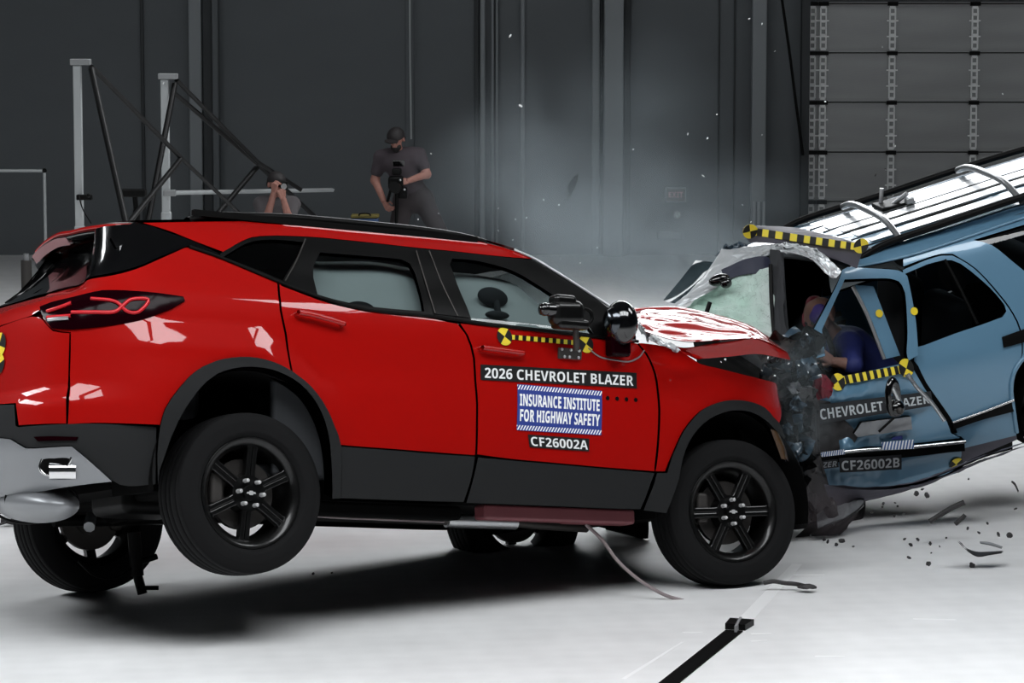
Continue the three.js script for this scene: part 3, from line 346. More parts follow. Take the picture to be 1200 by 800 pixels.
  { const r = []; for (let j = 0; j <= 8; j++) { const z = 0.54 - j * 0.13, k = 1 - (z / 0.54) ** 2, yy = 1.66 + 0.035 * k + (z < 0 ? 0.012 : 0); r.push([[-0.28 - 0.06 * k, yy + 0.014, z], [-0.36 - 0.06 * k, yy + 0.004, z], [-0.45 - 0.07 * k, yy - 0.014, z], [-0.462 - 0.07 * k, yy - 0.034, z], [-0.40 - 0.06 * k, yy - 0.05, z]]); } const sp = part('spoiler', sheet(r, 12, 20, { thick: 0.012 }), M.gloss, c); part('spoiler_lip', tube(r.map((q) => [q[2][0] + 0.01, q[2][1] + 0.012, q[2][2]]), 0.012, 40, 8), M.red, sp); part('brake_lamp', sheet(r.slice(4).map((q) => [[q[3][0] - 0.006, q[3][1] + 0.006, q[3][2]], [q[3][0] + 0.02, q[3][1] - 0.03, q[3][2]]]), 2, 10, { thick: 0.015 }), S({ color: 0x9a4a50, roughness: 0.3 }), sp); part('end_plate', sheet([[[-0.355, 1.712, -0.55], [-0.41, 1.68, -0.56], [-0.43, 1.63, -0.575], [-0.40, 1.59, -0.58]], [[-0.30, 1.70, -0.55], [-0.33, 1.66, -0.56], [-0.36, 1.62, -0.575], [-0.37, 1.585, -0.58]]], 8, 4, { thick: 0.02 }), M.silver, sp); part('end_plate', sheet([[[-0.44, 1.665, 0.55], [-0.53, 1.62, 0.585], [-0.6, 1.57, 0.62]], [[-0.32, 1.63, 0.56], [-0.47, 1.57, 0.61], [-0.58, 1.52, 0.64]]], 6, 4, { thick: 0.015 }), M.gloss, sp); }
  part('roof_antenna', [sph(0.05, [-0.12, 1.735, 0.12], [1.4, 0.5, 0.4]), bx(0.05, 0.012, 0.02, [-0.1, 1.745, 0.12])], M.gloss, c);
  // handles, stickers, targets
  for (const [f, d] of [[[0.234,1.234,0.30,1.228,0.40,1.212,0.477,1.198], rd[0]], [[1.262,1.132,1.34,1.128,1.43,1.124,1.504,1.12], fd[0]]]) { part('door_handle', [tube(onShell(sh, f, 0.032), 0.013, 24, 8), tube([onShell(sh, f, 0.0)[0], onShell(sh, f, 0.032)[0]], 0.012, 4, 8), tube([onShell(sh, f, 0.0)[3], onShell(sh, f, 0.032)[3]], 0.012, 4, 8)], M.red, d); }
  const flatText = (q, tex, n) => part(n, sticker(sh, q, 0.004), S({ map: tex, roughness: 0.5 }), fd[0]);
  flatText([1.263,1.053,2.219,1.066,2.217,0.986,1.261,0.976], letters(1024, 92, '2026 CHEVROLET BLAZER', 'bold 84px sans-serif'), 'name_sticker');
  flatText([1.527,0.718,1.901,0.713,1.9,0.649,1.537,0.655], letters(448, 80, 'CF26002A', 'bold 78px sans-serif'), 'number_sticker');
  flatText([1.478,0.967,1.994,0.961,1.976,0.734,1.461,0.736], canvasTex(768, 352, (x, w, h) => {
    x.fillStyle = '#2c3f8f'; x.fillRect(0, 0, w, h);
    x.fillStyle = '#ffffff'; for (const y0 of [0, h - 44]) for (let i = -1; i < 31; i++) { x.beginPath(); const a = i * 25.5; x.moveTo(a + 22, y0 + 4); x.lineTo(a + 34, y0 + 4); x.lineTo(a + 14, y0 + 40); x.lineTo(a + 2, y0 + 40); x.fill(); }
    x.textAlign = 'center'; x.textBaseline = 'middle'; x.font = 'bold 118px sans-serif'; for (const [t, y] of [['INSURANCE INSTITUTE', 118], ['FOR HIGHWAY SAFETY', 236]]) { const m = x.measureText(t).width; x.save(); x.translate(w / 2, y); x.scale(w * 0.95 / m, 1.05); x.fillText(t, 0, 0); x.lineWidth = 3; x.strokeStyle = '#fff'; x.strokeText(t, 0, 0); x.restore(); }
  }), 'institute_sticker');
  part('measuring_tape', sticker(sh, [1.45,1.214,1.86,1.21,1.857,1.186,1.446,1.19], 0.004), stripes, fd[0]); part('target_mark', target(sh, 1.414, 1.202, 0.045, 0.6), quad, fd[0]); part('target_mark', target(sh, 1.91, 1.195, 0.045, 0.6), quad, fd[0]);
  for (const u of [2.028, 2.087, 2.146, 2.205]) part('dot_mark', T(new THREE.CylinderGeometry(0.011, 0.011, 0.003, 12), sh.p(u, 0.926, 0.002).toArray(), [Math.PI / 2, 0, 0]), M.black, fd[0]);
  part('target_mark', [target(sh, -1.43, 1.08, 0.06, 0.3), target(sh, -1.42, 0.99, 0.05, 1.2)], quad, c);
  part('door_wire', tube(onShell(sh, [1.92,1.175,1.986,1.136,2.1,1.122,2.172,1.121,2.24,1.15,2.273,1.185], 0.006), 0.004, 30, 5), M.wire, fd[0]);
  // measuring camera bolted to the front door
  { const k = sub('mounted_camera', c); const P = sh.p(1.8, 1.138, 0.01); part('mounting_plate', [rbx(0.14, 0.055, 0.015, 0.004, P.toArray(), [0.1, 0, 0])], M.dull, k); for (const [dx, dy] of [[-0.055, 0.018], [0, 0.018], [0.05, 0.016], [-0.04, -0.018], [-0.01, -0.018], [0.045, -0.018]]) part('bolt', sph(0.008, [P.x + dx, P.y + dy, P.z + 0.012]), M.alu, k);
    part('post', bar([1.80, 1.15, 1.0], [1.775, 1.30, 1.03], 0.016), M.dull, k); part('camera_body', [rbx(0.2, 0.13, 0.1, 0.045, [1.71, 1.325, 1.04], [0, 0, 0.06]), rbx(0.13, 0.06, 0.09, 0.025, [1.69, 1.385, 1.04]), rbx(0.19, 0.05, 0.09, 0.02, [1.735, 1.27, 1.04])], M.rim, k); part('lens', [cyl(0.03, 0.035, 0.07, [1.59, 1.335, 1.05], [0, 0, Math.PI / 2]), sph(0.034, [1.575, 1.335, 1.05])], M.gloss, k); part('cable', tube([[1.79, 1.36, 1.04], [1.85, 1.345, 1.05], [1.86, 1.30, 1.05], [1.82, 1.27, 1.04]], 0.01, 20, 6), M.black, k); }
  // door mirror
  { const k = sub('side_mirror', c); part('mirror_housing', [T(new THREE.SphereGeometry(1, 28, 20), [2.075, 1.305, 1.0], [0, 0.25, 0], [0.075, 0.115, 0.098])], M.gloss, k); part('mirror_glass', T(new THREE.SphereGeometry(1, 24, 16), [2.03, 1.31, 1.005], [0, 0.25, 0], [0.045, 0.075, 0.065]), M.darkMirror, k); part('mirror_foot', rbx(0.12, 0.13, 0.08, 0.02, [2.075, 1.2, 0.975]), M.lampRed, k); part('mirror_arm', rbx(0.1, 0.04, 0.16, 0.015, [2.12, 1.235, 0.93]), M.gloss, k); }  // foot drawn nearly black: its shade is put into the colour
  // wheels, wells, underside
  makeWheel(c, { pos: [0, 0.38, 0.8], spin: 0.42 }); makeWheel(c, { pos: [2.863, 0.38, 0.8], rot: [0, -0.14, 0], spin: 0.05 }); makeWheel(c, { pos: [0, 0.37, -0.82], rot: [0, Math.PI, 0] }); makeWheel(c, { pos: [2.6, 0.47, -0.78], rot: [0.0, Math.PI - 0.1, 0.1] });
  c.children.filter((o) => o.name === 'wheel').slice(0, 2).forEach((w) => part('hub_emblem', bowtie(0.024, 0.01).translate(0, 0, 0.107), M.bright, w));
  for (const [x, y] of [[-0.02, 0.45], [2.84, 0.41]]) for (const s of [1, -1]) part('wheel_well', [T(new THREE.CylinderGeometry(0.5, 0.5, 0.42, 36, 1, true, -Math.PI * 0.55, Math.PI * 1.1), [x, y, 0.71 * s], [-Math.PI / 2, 0, 0]), T(new THREE.CircleGeometry(0.5, 32, -0.15, Math.PI + 0.3), [x, y, 0.5 * s])], M.matte, c);
  part('underbody', [rbx(3.2, 0.12, 1.36, 0.03, [1.35, 0.44, 0]), rbx(0.5, 0.1, 1.2, 0.03, [-0.55, 0.5, 0]), bx(3.4, 0.5, 0.9, [1.2, 0.66, 0])], M.matte, c);
  part('sill', [rbx(0.92, 0.075, 0.1, 0.015, [1.8, 0.338, 0.8]), rbx(0.4, 0.06, 0.1, 0.02, [2.08, 0.33, 0.74])], M.pinkMetal, c); part('floor_rail', rbx(0.85, 0.07, 0.1, 0.02, [0.85, 0.335, 0.7]), M.matte, c);
  part('exhaust_pipe', [cyl(0.036, 0.036, 0.42, [1.6, 0.322, 0.42], [0, 0, Math.PI / 2]), ], M.alu, c); part('exhaust_pipe', [tube([[1.81, 0.322, 0.42], [1.95, 0.315, 0.4], [2.3, 0.31, 0.36]], 0.022, 20), tube([[0.4, 0.36, 0.45], [0.8, 0.335, 0.45], [1.2, 0.325, 0.43], [1.4, 0.322, 0.42]], 0.024, 20)], M.dull, c); part('brake_line', [tube([[0.45, 0.32, 0.5], [0.7, 0.31, 0.5], [1.0, 0.31, 0.48], [1.35, 0.31, 0.46]], 0.006, 20, 6)], M.wire, c);
  part('muffler', [T(new THREE.SphereGeometry(1, 32, 20), [-0.78, 0.355, 0.22], [0.1, -0.15, 0], [0.17, 0.095, 0.46]), ], M.silver, c); for (const z of [0.12, 0.3]) part('muffler_strap', T(new THREE.TorusGeometry(0.13, 0.008, 6, 32), [-0.78, 0.36, z], [0.1, -0.15, 0], [1.32, 0.74, 1]), M.black, c);
  { const P = sh.p(-0.97, 0.5, 0.012); part('exhaust_tip', [T(new THREE.TorusGeometry(0.075, 0.007, 8, 36), [P.x, P.y + 0.01, P.z], [0, -0.86, 0.45], [1.08, 0.72, 1]), T(new THREE.CylinderGeometry(0.042, 0.042, 0.12, 28, 1), [P.x + 0.035, P.y - 0.03, P.z + 0.005], [0, -0.5, Math.PI / 2])], M.chrome, c); part('tip_opening', T(new THREE.SphereGeometry(1, 24, 12), [P.x, P.y + 0.01, P.z], [0, -0.86, 0.45], [0.085, 0.055, 0.012]), M.matte, c); }
  part('rear_axle', [bar([0, 0.36, -0.7], [0, 0.42, 0.7], 0.045), rbx(0.4, 0.16, 0.4, 0.05, [-0.1, 0.4, 0]), bar([-0.3, 0.3, 0.6], [0.35, 0.33, 0.55], 0.03), bar([-0.3, 0.33, -0.6], [0.35, 0.36, -0.55], 0.03), bar([0.05, 0.35, 0.55], [0.1, 0.8, 0.5], 0.04)], M.black, c); part('shock_absorber', bar([-0.15, 0.3, -0.5], [-0.05, 0.42, -0.66], 0.03), M.alu, c);
  part('broken_link', [bar([0.1, 0.28, -0.5], [0.12, 0.06, -0.5], 0.035), bar([0.12, 0.1, -0.52], [0.15, -0.03, -0.5], 0.025), bar([0.13, 0.13, -0.5], [0.22, 0.16, -0.48], 0.016), bar([0.12, 0.0, -0.5], [0.22, 0.0, -0.46], 0.012), tube([[-0.2, 0.13, -0.52], [-0.12, 0.06, -0.5], [0.0, 0.05, -0.5], [0.12, 0.12, -0.5]], 0.007, 20, 6)], M.black, c, 'broken black suspension link hanging under the rear');
  part('hanging_wire', tube([[2.02, 0.3, 0.75], [2.1, 0.22, 0.78], [2.16, 0.12, 0.82], [2.25, 0.02, 0.88], [2.38, -0.06, 0.93], [2.52, -0.1, 0.98]], 0.009, 50, 6), M.wire, c, 'pale wire hanging down to the floor');
  // interior
  for (const s of [1, -1]) { part('door_card', rbx(2.1, 0.74, 0.05, 0.02, [1.2, 0.84, 0.83 * s]), M.interior, c); const f = sub('front_seat', c, [1.55, 0.6, 0.4 * s]); part('cushion', rbx(0.52, 0.2, 0.5, 0.07, [0.05, 0.1, 0]), M.seat, f); part('backrest', rbx(0.16, 0.62, 0.5, 0.07, [-0.28, 0.42, 0], [0, 0, 0.25]), M.seat, f); part('headrest', rbx(0.12, 0.2, 0.28, 0.05, [-0.4, 0.83, 0], [0, 0, 0.2]), M.seat, f); const r = sub('rear_headrest', c, [0.22, 1.33, 0.38 * s]); part('pad', rbx(0.1, 0.17, 0.26, 0.04), M.seat, r); part('stalk', cyl(0.01, 0.01, 0.2, [0, -0.12, 0.05]), M.alu, r); }
  part('rear_seat', [rbx(0.5, 0.2, 1.3, 0.07, [0.6, 0.68, 0]), rbx(0.16, 0.56, 1.3, 0.07, [0.28, 0.95, 0], [0, 0, 0.2])], M.seat, c); part('dashboard', rbx(0.45, 0.3, 1.44, 0.1, [2.3, 1.12, 0]), M.interior, c); part('steering_wheel', T(new THREE.TorusGeometry(0.18, 0.018, 10, 36), [1.98, 1.2, -0.4], [0, Math.PI / 2, 0.35]), M.black, c); part('cabin_floor', rbx(2.6, 0.06, 1.6, 0.02, [1.1, 0.5, 0]), M.interior, c); part('luggage_board', rbx(0.6, 0.4, 1.2, 0.04, [-0.4, 0.95, 0]), M.interior, c);
  { const k = sub('inner_mirror', c, [1.86, 1.5, 0.02]); part('mirror_body', rbx(0.05, 0.08, 0.26, 0.03), M.black, k); part('stem', bar([0, 0.02, 0], [0.06, 0.1, 0], 0.012), M.black, k); }
  // crumpled nose: bonnet folded up in pleats, torn engine bay
  const toL = (px, py, d) => redCar.worldToLocal(site(px, py, d)).toArray();
  const hood = [[[742,363],[770,360.5],[800,360.5],[835,367],[872,378],[905,397]], [[744,369],[775,368],[805,369],[840,376],[875,385],[910,402]], [[748,377],[775,380],[805,382],[840,386],[880,391],[916,407]], [[756,388],[782,396],[808,400],[845,398],[887,397],[922,412]]].map((r, j) => r.map((p, i) => toL(p[0], p[1], [16.5, 16.05, 15.6, 15.15][j] + i * 0.06)));
  const band = [[[776,400],[800,408],[820,406],[850,401.5],[888,398],[921,413]], [[790,406],[805,414],[822,413],[852,408],[890,406],[924,417]], [[808,413],[816,419.5],[828,420],[856,417.5],[890,415],[926,421.5]]].map((r, j) => r.map((p, i) => toL(p[0], p[1], 15.1 + i * 0.06 + j * 0.03)));
  const hd = part('bonnet', sheet(hood, 150, 110, { pleat: 0.03, thick: 0.004 }), M.red, c, 'red bonnet crumpled into pleats'); part('bonnet_flange', sheet(band, 40, 8, { crush: 0.006, freq: 5, seed: 6, thick: 0.006 }), M.red, hd);
  part('bonnet_hinge', sheet([[[744,376,15.5],[752,384,15.3],[770,397,15.15],[790,404,15.05]], [[748,384,15.4],[757,393,15.2],[772,403,15.08],[798,411,15.0]]].map((r) => r.map((p) => toL(...p))), 40, 8, { crush: 0.03, freq: 7, seed: 11, thick: 0.005 }), M.crumpled, hd);
  part('engine_bay', [rbx(0.85, 0.55, 1.3, 0.08, [2.75, 0.78, -0.02]), rbx(0.5, 0.3, 1.2, 0.08, [3.05, 0.9, -0.05])], M.matte, c);
  part('front_beam', [rbx(0.12, 0.16, 1.3, 0.03, [3.15, 0.62, -0.1], [0, 0.2, 0]), rbx(0.1, 0.3, 0.3, 0.03, [3.18, 0.72, 0.55], [0, -0.3, 0.2])], M.black, c); part('marker_lamp', sheet([[toL(903, 503, 15.45), toL(909, 505, 15.45), toL(914, 510, 15.5)], [toL(910, 522, 15.45), toL(917, 522, 15.45), toL(921, 527, 15.5)], [toL(916, 538, 15.45), toL(921, 538, 15.45), toL(924, 541, 15.5)]], 6, 8, { thick: 0.012, crush: 0.01 }), M.amber, c);
}
// ------------------------------------------------------------------ the blue car
const B = {
  rear_door: [1.1,1.03,1.065,1.249,1.03,1.478,.88,1.498,.774,1.502,.71,1.488,.60,1.385,.505,1.22,.455,1.1,.44,1.0,.46,.86,.494,.805,.536,.753,.561,.67,.564,.549,.555,.377,.933,.383,.957,.542,1.0,.6,1.102,.829,1.136,.924],
  rear_win: [1.021,1.455,.883,1.475,.774,1.477,.723,1.466,.676,1.435,.632,1.386,.544,1.269,.486,1.158,.485,1.12,.518,1.095,.658,1.082,.824,1.071,1.03,1.05,1.075,1.05,1.065,1.15,1.045,1.3],
  quarter: [1.02,1.495,1.0,1.54,.664,1.555,.195,1.579,-.274,1.592,-.9,1.6,-1.2,1.57,-1.25,1.2,-1.25,.75,-1.2,.5,-.9,.42,-.46,.42,-.44,.55,-.39,.68,-.27,.79,-.12,.85,.05,.87,.25,.868,.362,.862,.45,.832,.48,.815,.45,.87,.43,1.0,.445,1.1,.495,1.22,.592,1.388,.705,1.498,.774,1.512,.88,1.508],
  cargo: [.552,1.54,.383,1.547,.213,1.553,-.016,1.55,-.6,1.53,-.66,1.45,-.62,1.2,-.55,1.16,-.102,1.17,.123,1.2,.248,1.25,.31,1.314,.369,1.387,.457,1.493],
  rail: [1.33,1.548,1.0,1.542,.664,1.557,.195,1.581,-.274,1.594,-.9,1.602,-.9,1.66,-.314,1.65,.149,1.64,.599,1.619,.946,1.6,1.194,1.585,1.306,1.565],
  mold: [.962,.575,.765,.589,.56,.612,.562,.544,.772,.543,.953,.53], rocker: [.933,.383,.555,.377,.547,.344,.905,.279], handle: [.557,.989,.354,1.006,.375,.931,.562,.93],
  fdoor: [1.804,.907,1.628,.981,1.495,.984,1.281,.983,1.176,.979,1.136,.924,1.102,.829,.997,.594,.981,.521,.93,.48,.917,.419,.929,.302,.96,.24,1.279,.22,1.491,.247,1.833,.228,1.911,.406,1.934,.578,1.899,.777],
  fmold: [1.903,.625,1.562,.572,1.26,.522,.913,.475,.911,.406,1.266,.458,1.584,.509,1.914,.573],
  frame: [1.70,1.12,1.685,1.2,1.666,1.278,1.537,1.403,1.4,1.529,1.36,1.534,1.223,1.506,1.076,1.469,1.035,1.432,1.044,1.317,1.061,1.175,1.10,1.0,1.165,.985,1.165,1.03,1.125,1.141,1.077,1.349,1.094,1.416,1.14,1.44,1.24,1.462,1.406,1.489,1.502,1.395,1.622,1.263,1.645,1.12],
  bp: [1.329,1.467,1.222,1.434,1.178,1.03,1.272,1.03], pad: [1.579,.672,1.522,.725,1.224,.688,1.226,.61,1.562,.647],
};
const blueCar = thing('suv', 'old light blue sport utility vehicle with a silver roof rack and a smashed front', 'car', [3.382, 0.324, -18.495]);
blueCar.rotation.order = 'YZX'; blueCar.rotation.set(-6.006 * Math.PI / 180, 192.902 * Math.PI / 180, -12.19 * Math.PI / 180);
blueCar.updateMatrixWorld(true);
const toB = (px, py, d) => blueCar.worldToLocal(site(px, py, d)).toArray();
const netB = (rows) => rows.map((r) => r.map((p) => toB(...p)));
{
  const sh = blueSh, c = blueCar, both = (n, o, m, k = {}, par) => { const g = panel(sh, o, k); const a = part(n, g, m, par?.[0] ?? c), b = part(n, mirrored(g), m, par?.[1] ?? c); return [a, b]; };
  const rd = both('rear_door', keyhole(B.rear_door, [B.rear_win]), M.blue), qp = both('quarter_panel', keyhole(B.quarter, [B.cargo]), M.blue);
  both('window_glass', B.rear_win, M.tintBlue, { off: -0.012, hem: 0 }, rd); both('window_glass', B.cargo, M.tintBlue, { off: -0.012, hem: 0 }, qp);
  part('window_bar', tube(onShell(sh, [.764,1.478,.72,1.29,.68,1.09], 0.0), 0.011, 16, 6), M.black, rd[0]); both('roof_side', B.rail, M.blue);
  part('drip_strip', tube(onShell(sh, [1.35,1.545,1.0,1.538,.664,1.552,.195,1.578,-.274,1.59,-.8,1.598], 0.008), 0.009, 60, 6), M.blue, c);
  const mo = (f, o, q) => { part('moulding', panel(sh, f, { off: o, hem: 0.03 }), M.black, q); }; mo(B.mold, 0.016, rd[0]);
  part('chrome_strip', tube(onShell(sh, [.958,.574,.765,.59,.562,.613], 0.022), 0.008, 24, 6), M.chrome, rd[0]); part('rocker_panel', panel(sh, B.rocker, { off: 0.0 }), M.mauve, c); both('rocker_panel', [2.1,.34,.56,.34,.56,.27,2.1,.27], M.black, { off: -0.04 });
  part('door_handle', panel(sh, B.handle, { off: 0.012, hem: 0.02 }), M.black, rd[0]);
  part('arch_lip', tube(onShell(sh, [.555,.40,.566,.549,.562,.67,.536,.755,.494,.808,.45,.84,.362,.868,.25,.874,.05,.876,-.12,.856,-.27,.796], 0.004), 0.014, 50, 8), M.blue, qp[0]);
  // buckled front door: lower skin, bent window frame, torn pieces
  const fd = part('front_door', panel(sh, B.fdoor, { off: 0.03, hem: 0.05, grid: 0.03, bump: (u, y) => { const k = ss(1.2, 1.8, u); return k * 0.05 * nz3(u * 9, y * 7, 1) + 0.018 * k * nz3(u * 24, y * 20, 4) - 0.05 * ss(1.6, 1.95, u) - 0.03 * ss(.62, .72, y) * (1 - ss(.72, .9, y)) * ss(1.1, 1.3, u); } }), M.blue, c);
  part('door_frame', panel(sh, B.frame, { off: 0.06, hem: 0.06, step: 0.03, grid: 0.05 }), M.blue, fd); part('moulding', panel(sh, B.fmold, { off: 0.06, hem: 0.05 }), M.black, fd); part('chrome_strip', tube(onShell(sh, [1.90,.615,1.73,.592,1.562,.568,1.26,.52,.913,.472], 0.075), 0.011, 40, 8), M.chrome, fd);
  part('torn_trim', panel(sh, B.pad, { off: 0.07, hem: 0.03, grid: 0.04, bump: (u, y) => 0.02 * nz3(u * 12, y * 12, 7) }), M.silver, fd); part('torn_trim', bar(sh.p(1.44, .655, .1), sh.p(1.34, .715, .11), 0.008), M.black, fd);
  part('door_edge', tube([toB(1064, 438, 16.95), toB(1073, 452, 16.95), toB(1092, 472, 16.95), toB(1107, 493, 16.95)], 0.012, 20, 6), M.alu, fd); part('torn_trim', sheet(netB([[[1059, 437, 16.9], [1066, 443, 16.9], [1073, 447, 16.9]], [[1062, 441, 16.88], [1068, 447, 16.88], [1071, 449, 16.88]]]), 6, 4, { crush: 0.01 }), M.silver, fd); part('door_gap', panel(sh, [1.18,1.0,1.13,.93,1.095,.82,.99,.58,.96,.5,.93,.5,.96,.6,1.07,.84,1.1,.95,1.14,1.02], { off: 0.004, hem: 0 }), M.matte, c);
  part('centre_pillar', panel(sh, B.bp, { off: -0.03, hem: 0.05 }), M.blue, c); part('pillar_seal', tube(onShell(sh, [1.345,1.46,1.31,1.3,1.28,1.03], -0.02), 0.012, 12, 6), M.alu, c);
  const st = (q, w, h, tex, n, off = 0.034) => part(n, sticker(sh, q, off, 16, 3), S({ map: tex, roughness: 0.5 }), fd);
  st([1.775,.885,1.073,.80,1.075,.715,1.78,.775], 0, 0, letters(1024, 120, 'CHEVROLET  BLAZER', 'bold 92px sans-serif', '#1d2024', '#c4cacd'), 'name_sticker', 0.062); st([1.699,.556,1.318,.497,1.323,.41,1.704,.486], 0, 0, letters(448, 88, 'CF26002B', 'bold 80px sans-serif', '#1a1c20', '#b9bcbe'), 'number_sticker', 0.085);
  st([1.9,.57,1.70,.548,1.70,.506,1.905,.53], 0, 0, letters(300, 64, 'BLAZER', 'italic bold 58px sans-serif', '#26282c', '#9fa4a8'), 'moulding_badge', 0.064);
  const hatch = canvasTex(256, 64, (x, w, h) => { x.fillStyle = '#3c5f9a'; x.fillRect(0, 0, w, h); x.fillStyle = '#f4f6f8'; for (let i = -1; i < 11; i++) { x.beginPath(); x.moveTo(i * 25 + 18, 0); x.lineTo(i * 25 + 31, 0); x.lineTo(i * 25 + 13, h); x.lineTo(i * 25, h); x.fill(); } });
  st([1.43,.588,1.235,.556,1.24,.512,1.435,.545], 0, 0, hatch, 'torn_sticker', 0.09); st([1.80,.618,1.66,.602,1.66,.572,1.80,.59], 0, 0, hatch, 'torn_sticker', 0.088); part('torn_sticker', panel(sh, [1.37,.585,1.3,.572,1.3,.595,1.335,.6,1.36,.6], { off: 0.09, hem: 0 }), M.bluePrint, fd);
  part('measuring_tape', sticker(sh, [1.59,.992,1.20,.972,1.20,.935,1.59,.955], 0.05), stripes, fd); part('target_mark', target(sh, 1.61, .972, 0.042, 0.3, 0.055), quad, fd); part('target_mark', target(sh, 1.19, .955, 0.045, 0.9, 0.055), quad, fd); part('target_mark', target(sh, .955, .315, 0.045, 0.7, 0.04), quad, fd);
  part('marker_sticker', target(sh, 1.235, 1.28, 0.022, 0.2, -0.02), M.yellow, c); part('marker_sticker', target(sh, 1.055, 1.24, 0.022, 0.4, 0.066), M.yellow, fd);
  { const k = sub('side_mirror', c); const P = toB(1050, 476, 16.8), v = (dx, dy, dz = 0) => [P[0] - dx, P[1] + dy, P[2] + dz]; part('mirror_housing', [T(new THREE.SphereGeometry(1, 24, 16), v(0, -0.01), [0, 0, 0.3], [0.05, 0.05, 0.05]), T(new THREE.TorusGeometry(0.055, 0.022, 10, 30), v(-0.01, 0.06), [0, 0.5, 0.2], [0.75, 1.5, 1])], M.gloss, k); part('mirror_arm', bar(v(-0.01, 0.13), v(0.03, 0.0), 0.016), M.alu, k); part('pivot', sph(0.02, v(0, -0.015, -0.05)), M.dull, k); }
  // roof with rub strips and rack
  const ne = [[1.3,1.566],[1.15,1.583],[.9,1.602],[.6,1.62],[.15,1.655],[-.4,1.685],[-.95,1.7]], zs = -.5, rows = [];
  for (let j = 0; j <= 6; j++) { const t = j / 6, z = zs + t * 1.02, cr_ = 0.035 * (1 - (2 * t - 1) ** 2); rows.push(ne.map(([x, y], i) => [x + (i < 2 ? t * (i ? 0.2 : 0.32) : 0), y + cr_ - (i < 1 ? 0.03 * t : 0), z])); }
  const rowAt = (z, x) => { const t = (z - zs) / 1.02; return lin(ne.map((q) => q.slice()).reverse(), x) + 0.035 * (1 - (2 * t - 1) ** 2); };
  const rf = part('roof', sheet(rows, 60, 30, { thick: 0.012, crush: 0.004, freq: 5, seed: 4 }), M.blue, c); for (let i = 0; i < 6; i++) { const z = -.4 + i * 0.16; part('rub_strip', [1].map(() => tube([1.15, .8, .4, 0, -.4, -.85].map((x) => [x + (x > 1 ? 0.15 * (i / 5) : 0), rowAt(z, x) + 0.01, z]), 0.009, 40, 6)), M.black, rf); }
  for (let i = 0; i < 5; i++) { const z = -.32 + i * 0.16; part('roof_slat', sheet([-0.06, 0.06].map((dz) => [1.1, .8, .4, 0, -.4, -.85].map((x) => [x + (x > 1 ? 0.15 * (i / 5) : 0), rowAt(z, x) + 0.012, z + dz])), 20, 2, { thick: 0.006 }), M.alu, rf); }
  const rack = sub('roof_rack', c); for (const z of [-.52, .52]) part('side_rail', [tube([[1.24 + (z > 0 ? .16 : 0), rowAt(z, 1.2) - 0.0, z], [1.1 + (z > 0 ? .16 : 0), rowAt(z, 1.1) + 0.035, z], [.7, rowAt(z, .7) + 0.05, z], [.2, rowAt(z, .2) + 0.055, z], [-.3, rowAt(z, -.3) + 0.055, z], [-.7, rowAt(z, -.7) + 0.04, z], [-.85, rowAt(z, -.85), z]], 0.022, 60, 8)], M.black, rack);
  for (const x of [.97, .19, -.6]) part('crossbar', tube([[x + 0.005, rowAt(-.52, x) + 0.035, -.53], [x, rowAt(-.3, x) + 0.085, -.3], [x, rowAt(0, x) + 0.09, 0], [x - 0.01, rowAt(.3, x) + 0.085, .3], [x - 0.02, rowAt(.5, x) + 0.05, .52]], 0.021, 30, 8), M.alu, rack);
  { const k = sub('roof_bracket', c); const y = rowAt(.2, .7) + 0.02; part('base', rbx(0.22, 0.03, 0.2, 0.01, [.72, y, .22]), M.black, k); part('arm', [bar([.74, y, .2], [.66, y + 0.07, .12], 0.014), bar([.78, y + 0.01, .28], [.76, y + 0.1, .28], 0.014)], M.alu, k); part('clamp', rbx(0.05, 0.04, 0.05, 0.01, [.66, y + 0.03, .1]), M.alu, k); }
  // roof front edge: peeled header, tape with targets, silver crumpled lining
  part('roof_header', sheet(netB([[[930, 266, 17.75], [965, 274, 17.5], [1000, 283, 17.25], [1022, 291, 17.05]], [[872, 266, 17.75], [920, 274, 17.5], [968, 282, 17.25], [1012, 292, 17.0]], [[878, 284, 17.65], [925, 287, 17.4], [975, 303, 17.15], [1004, 314, 16.95]]]), 40, 12, { crush: 0.012, freq: 4, seed: 9 }), M.mauve, c);
  part('measuring_tape', sheet(netB([[[882, 266.5, 17.66], [948, 276.5, 17.3], [1005, 285, 16.98]], [[881, 275, 17.64], [947, 285, 17.28], [1004, 293, 16.96]]]), 24, 2, { thick: 0.003 }), stripes, c); for (const [x, y, d] of [[879, 271, 17.6], [1009, 288, 16.93]]) { const P = V(...toB(x, y, d)), g = new THREE.CylinderGeometry(0.045, 0.045, 0.004, 28); g.rotateX(Math.PI / 2 - 0.2); part('target_mark', T(g, P.toArray()), quad, c); }
  part('header_lining', sheet(netB([[[843, 293, 17.9], [880, 290, 17.6], [909, 286, 17.4], [932, 287, 17.3], [957, 293, 17.1], [972, 304, 17.0], [986, 318, 16.95]], [[841, 303, 17.85], [882, 299, 17.55], [909, 291, 17.38], [934, 292, 17.25], [956, 300, 17.05], [970, 313, 16.97], [983, 322, 16.94]], [[838, 312, 17.8], [882, 306, 17.52], [909, 296, 17.36], [935, 298, 17.22], [955, 307, 17.03], [968, 321, 16.96], [980, 326, 16.93]]]), 90, 14, { crush: 0.03, freq: 9, seed: 13 }), M.crumpled, c, 'crumpled silver strip along the torn roof front');
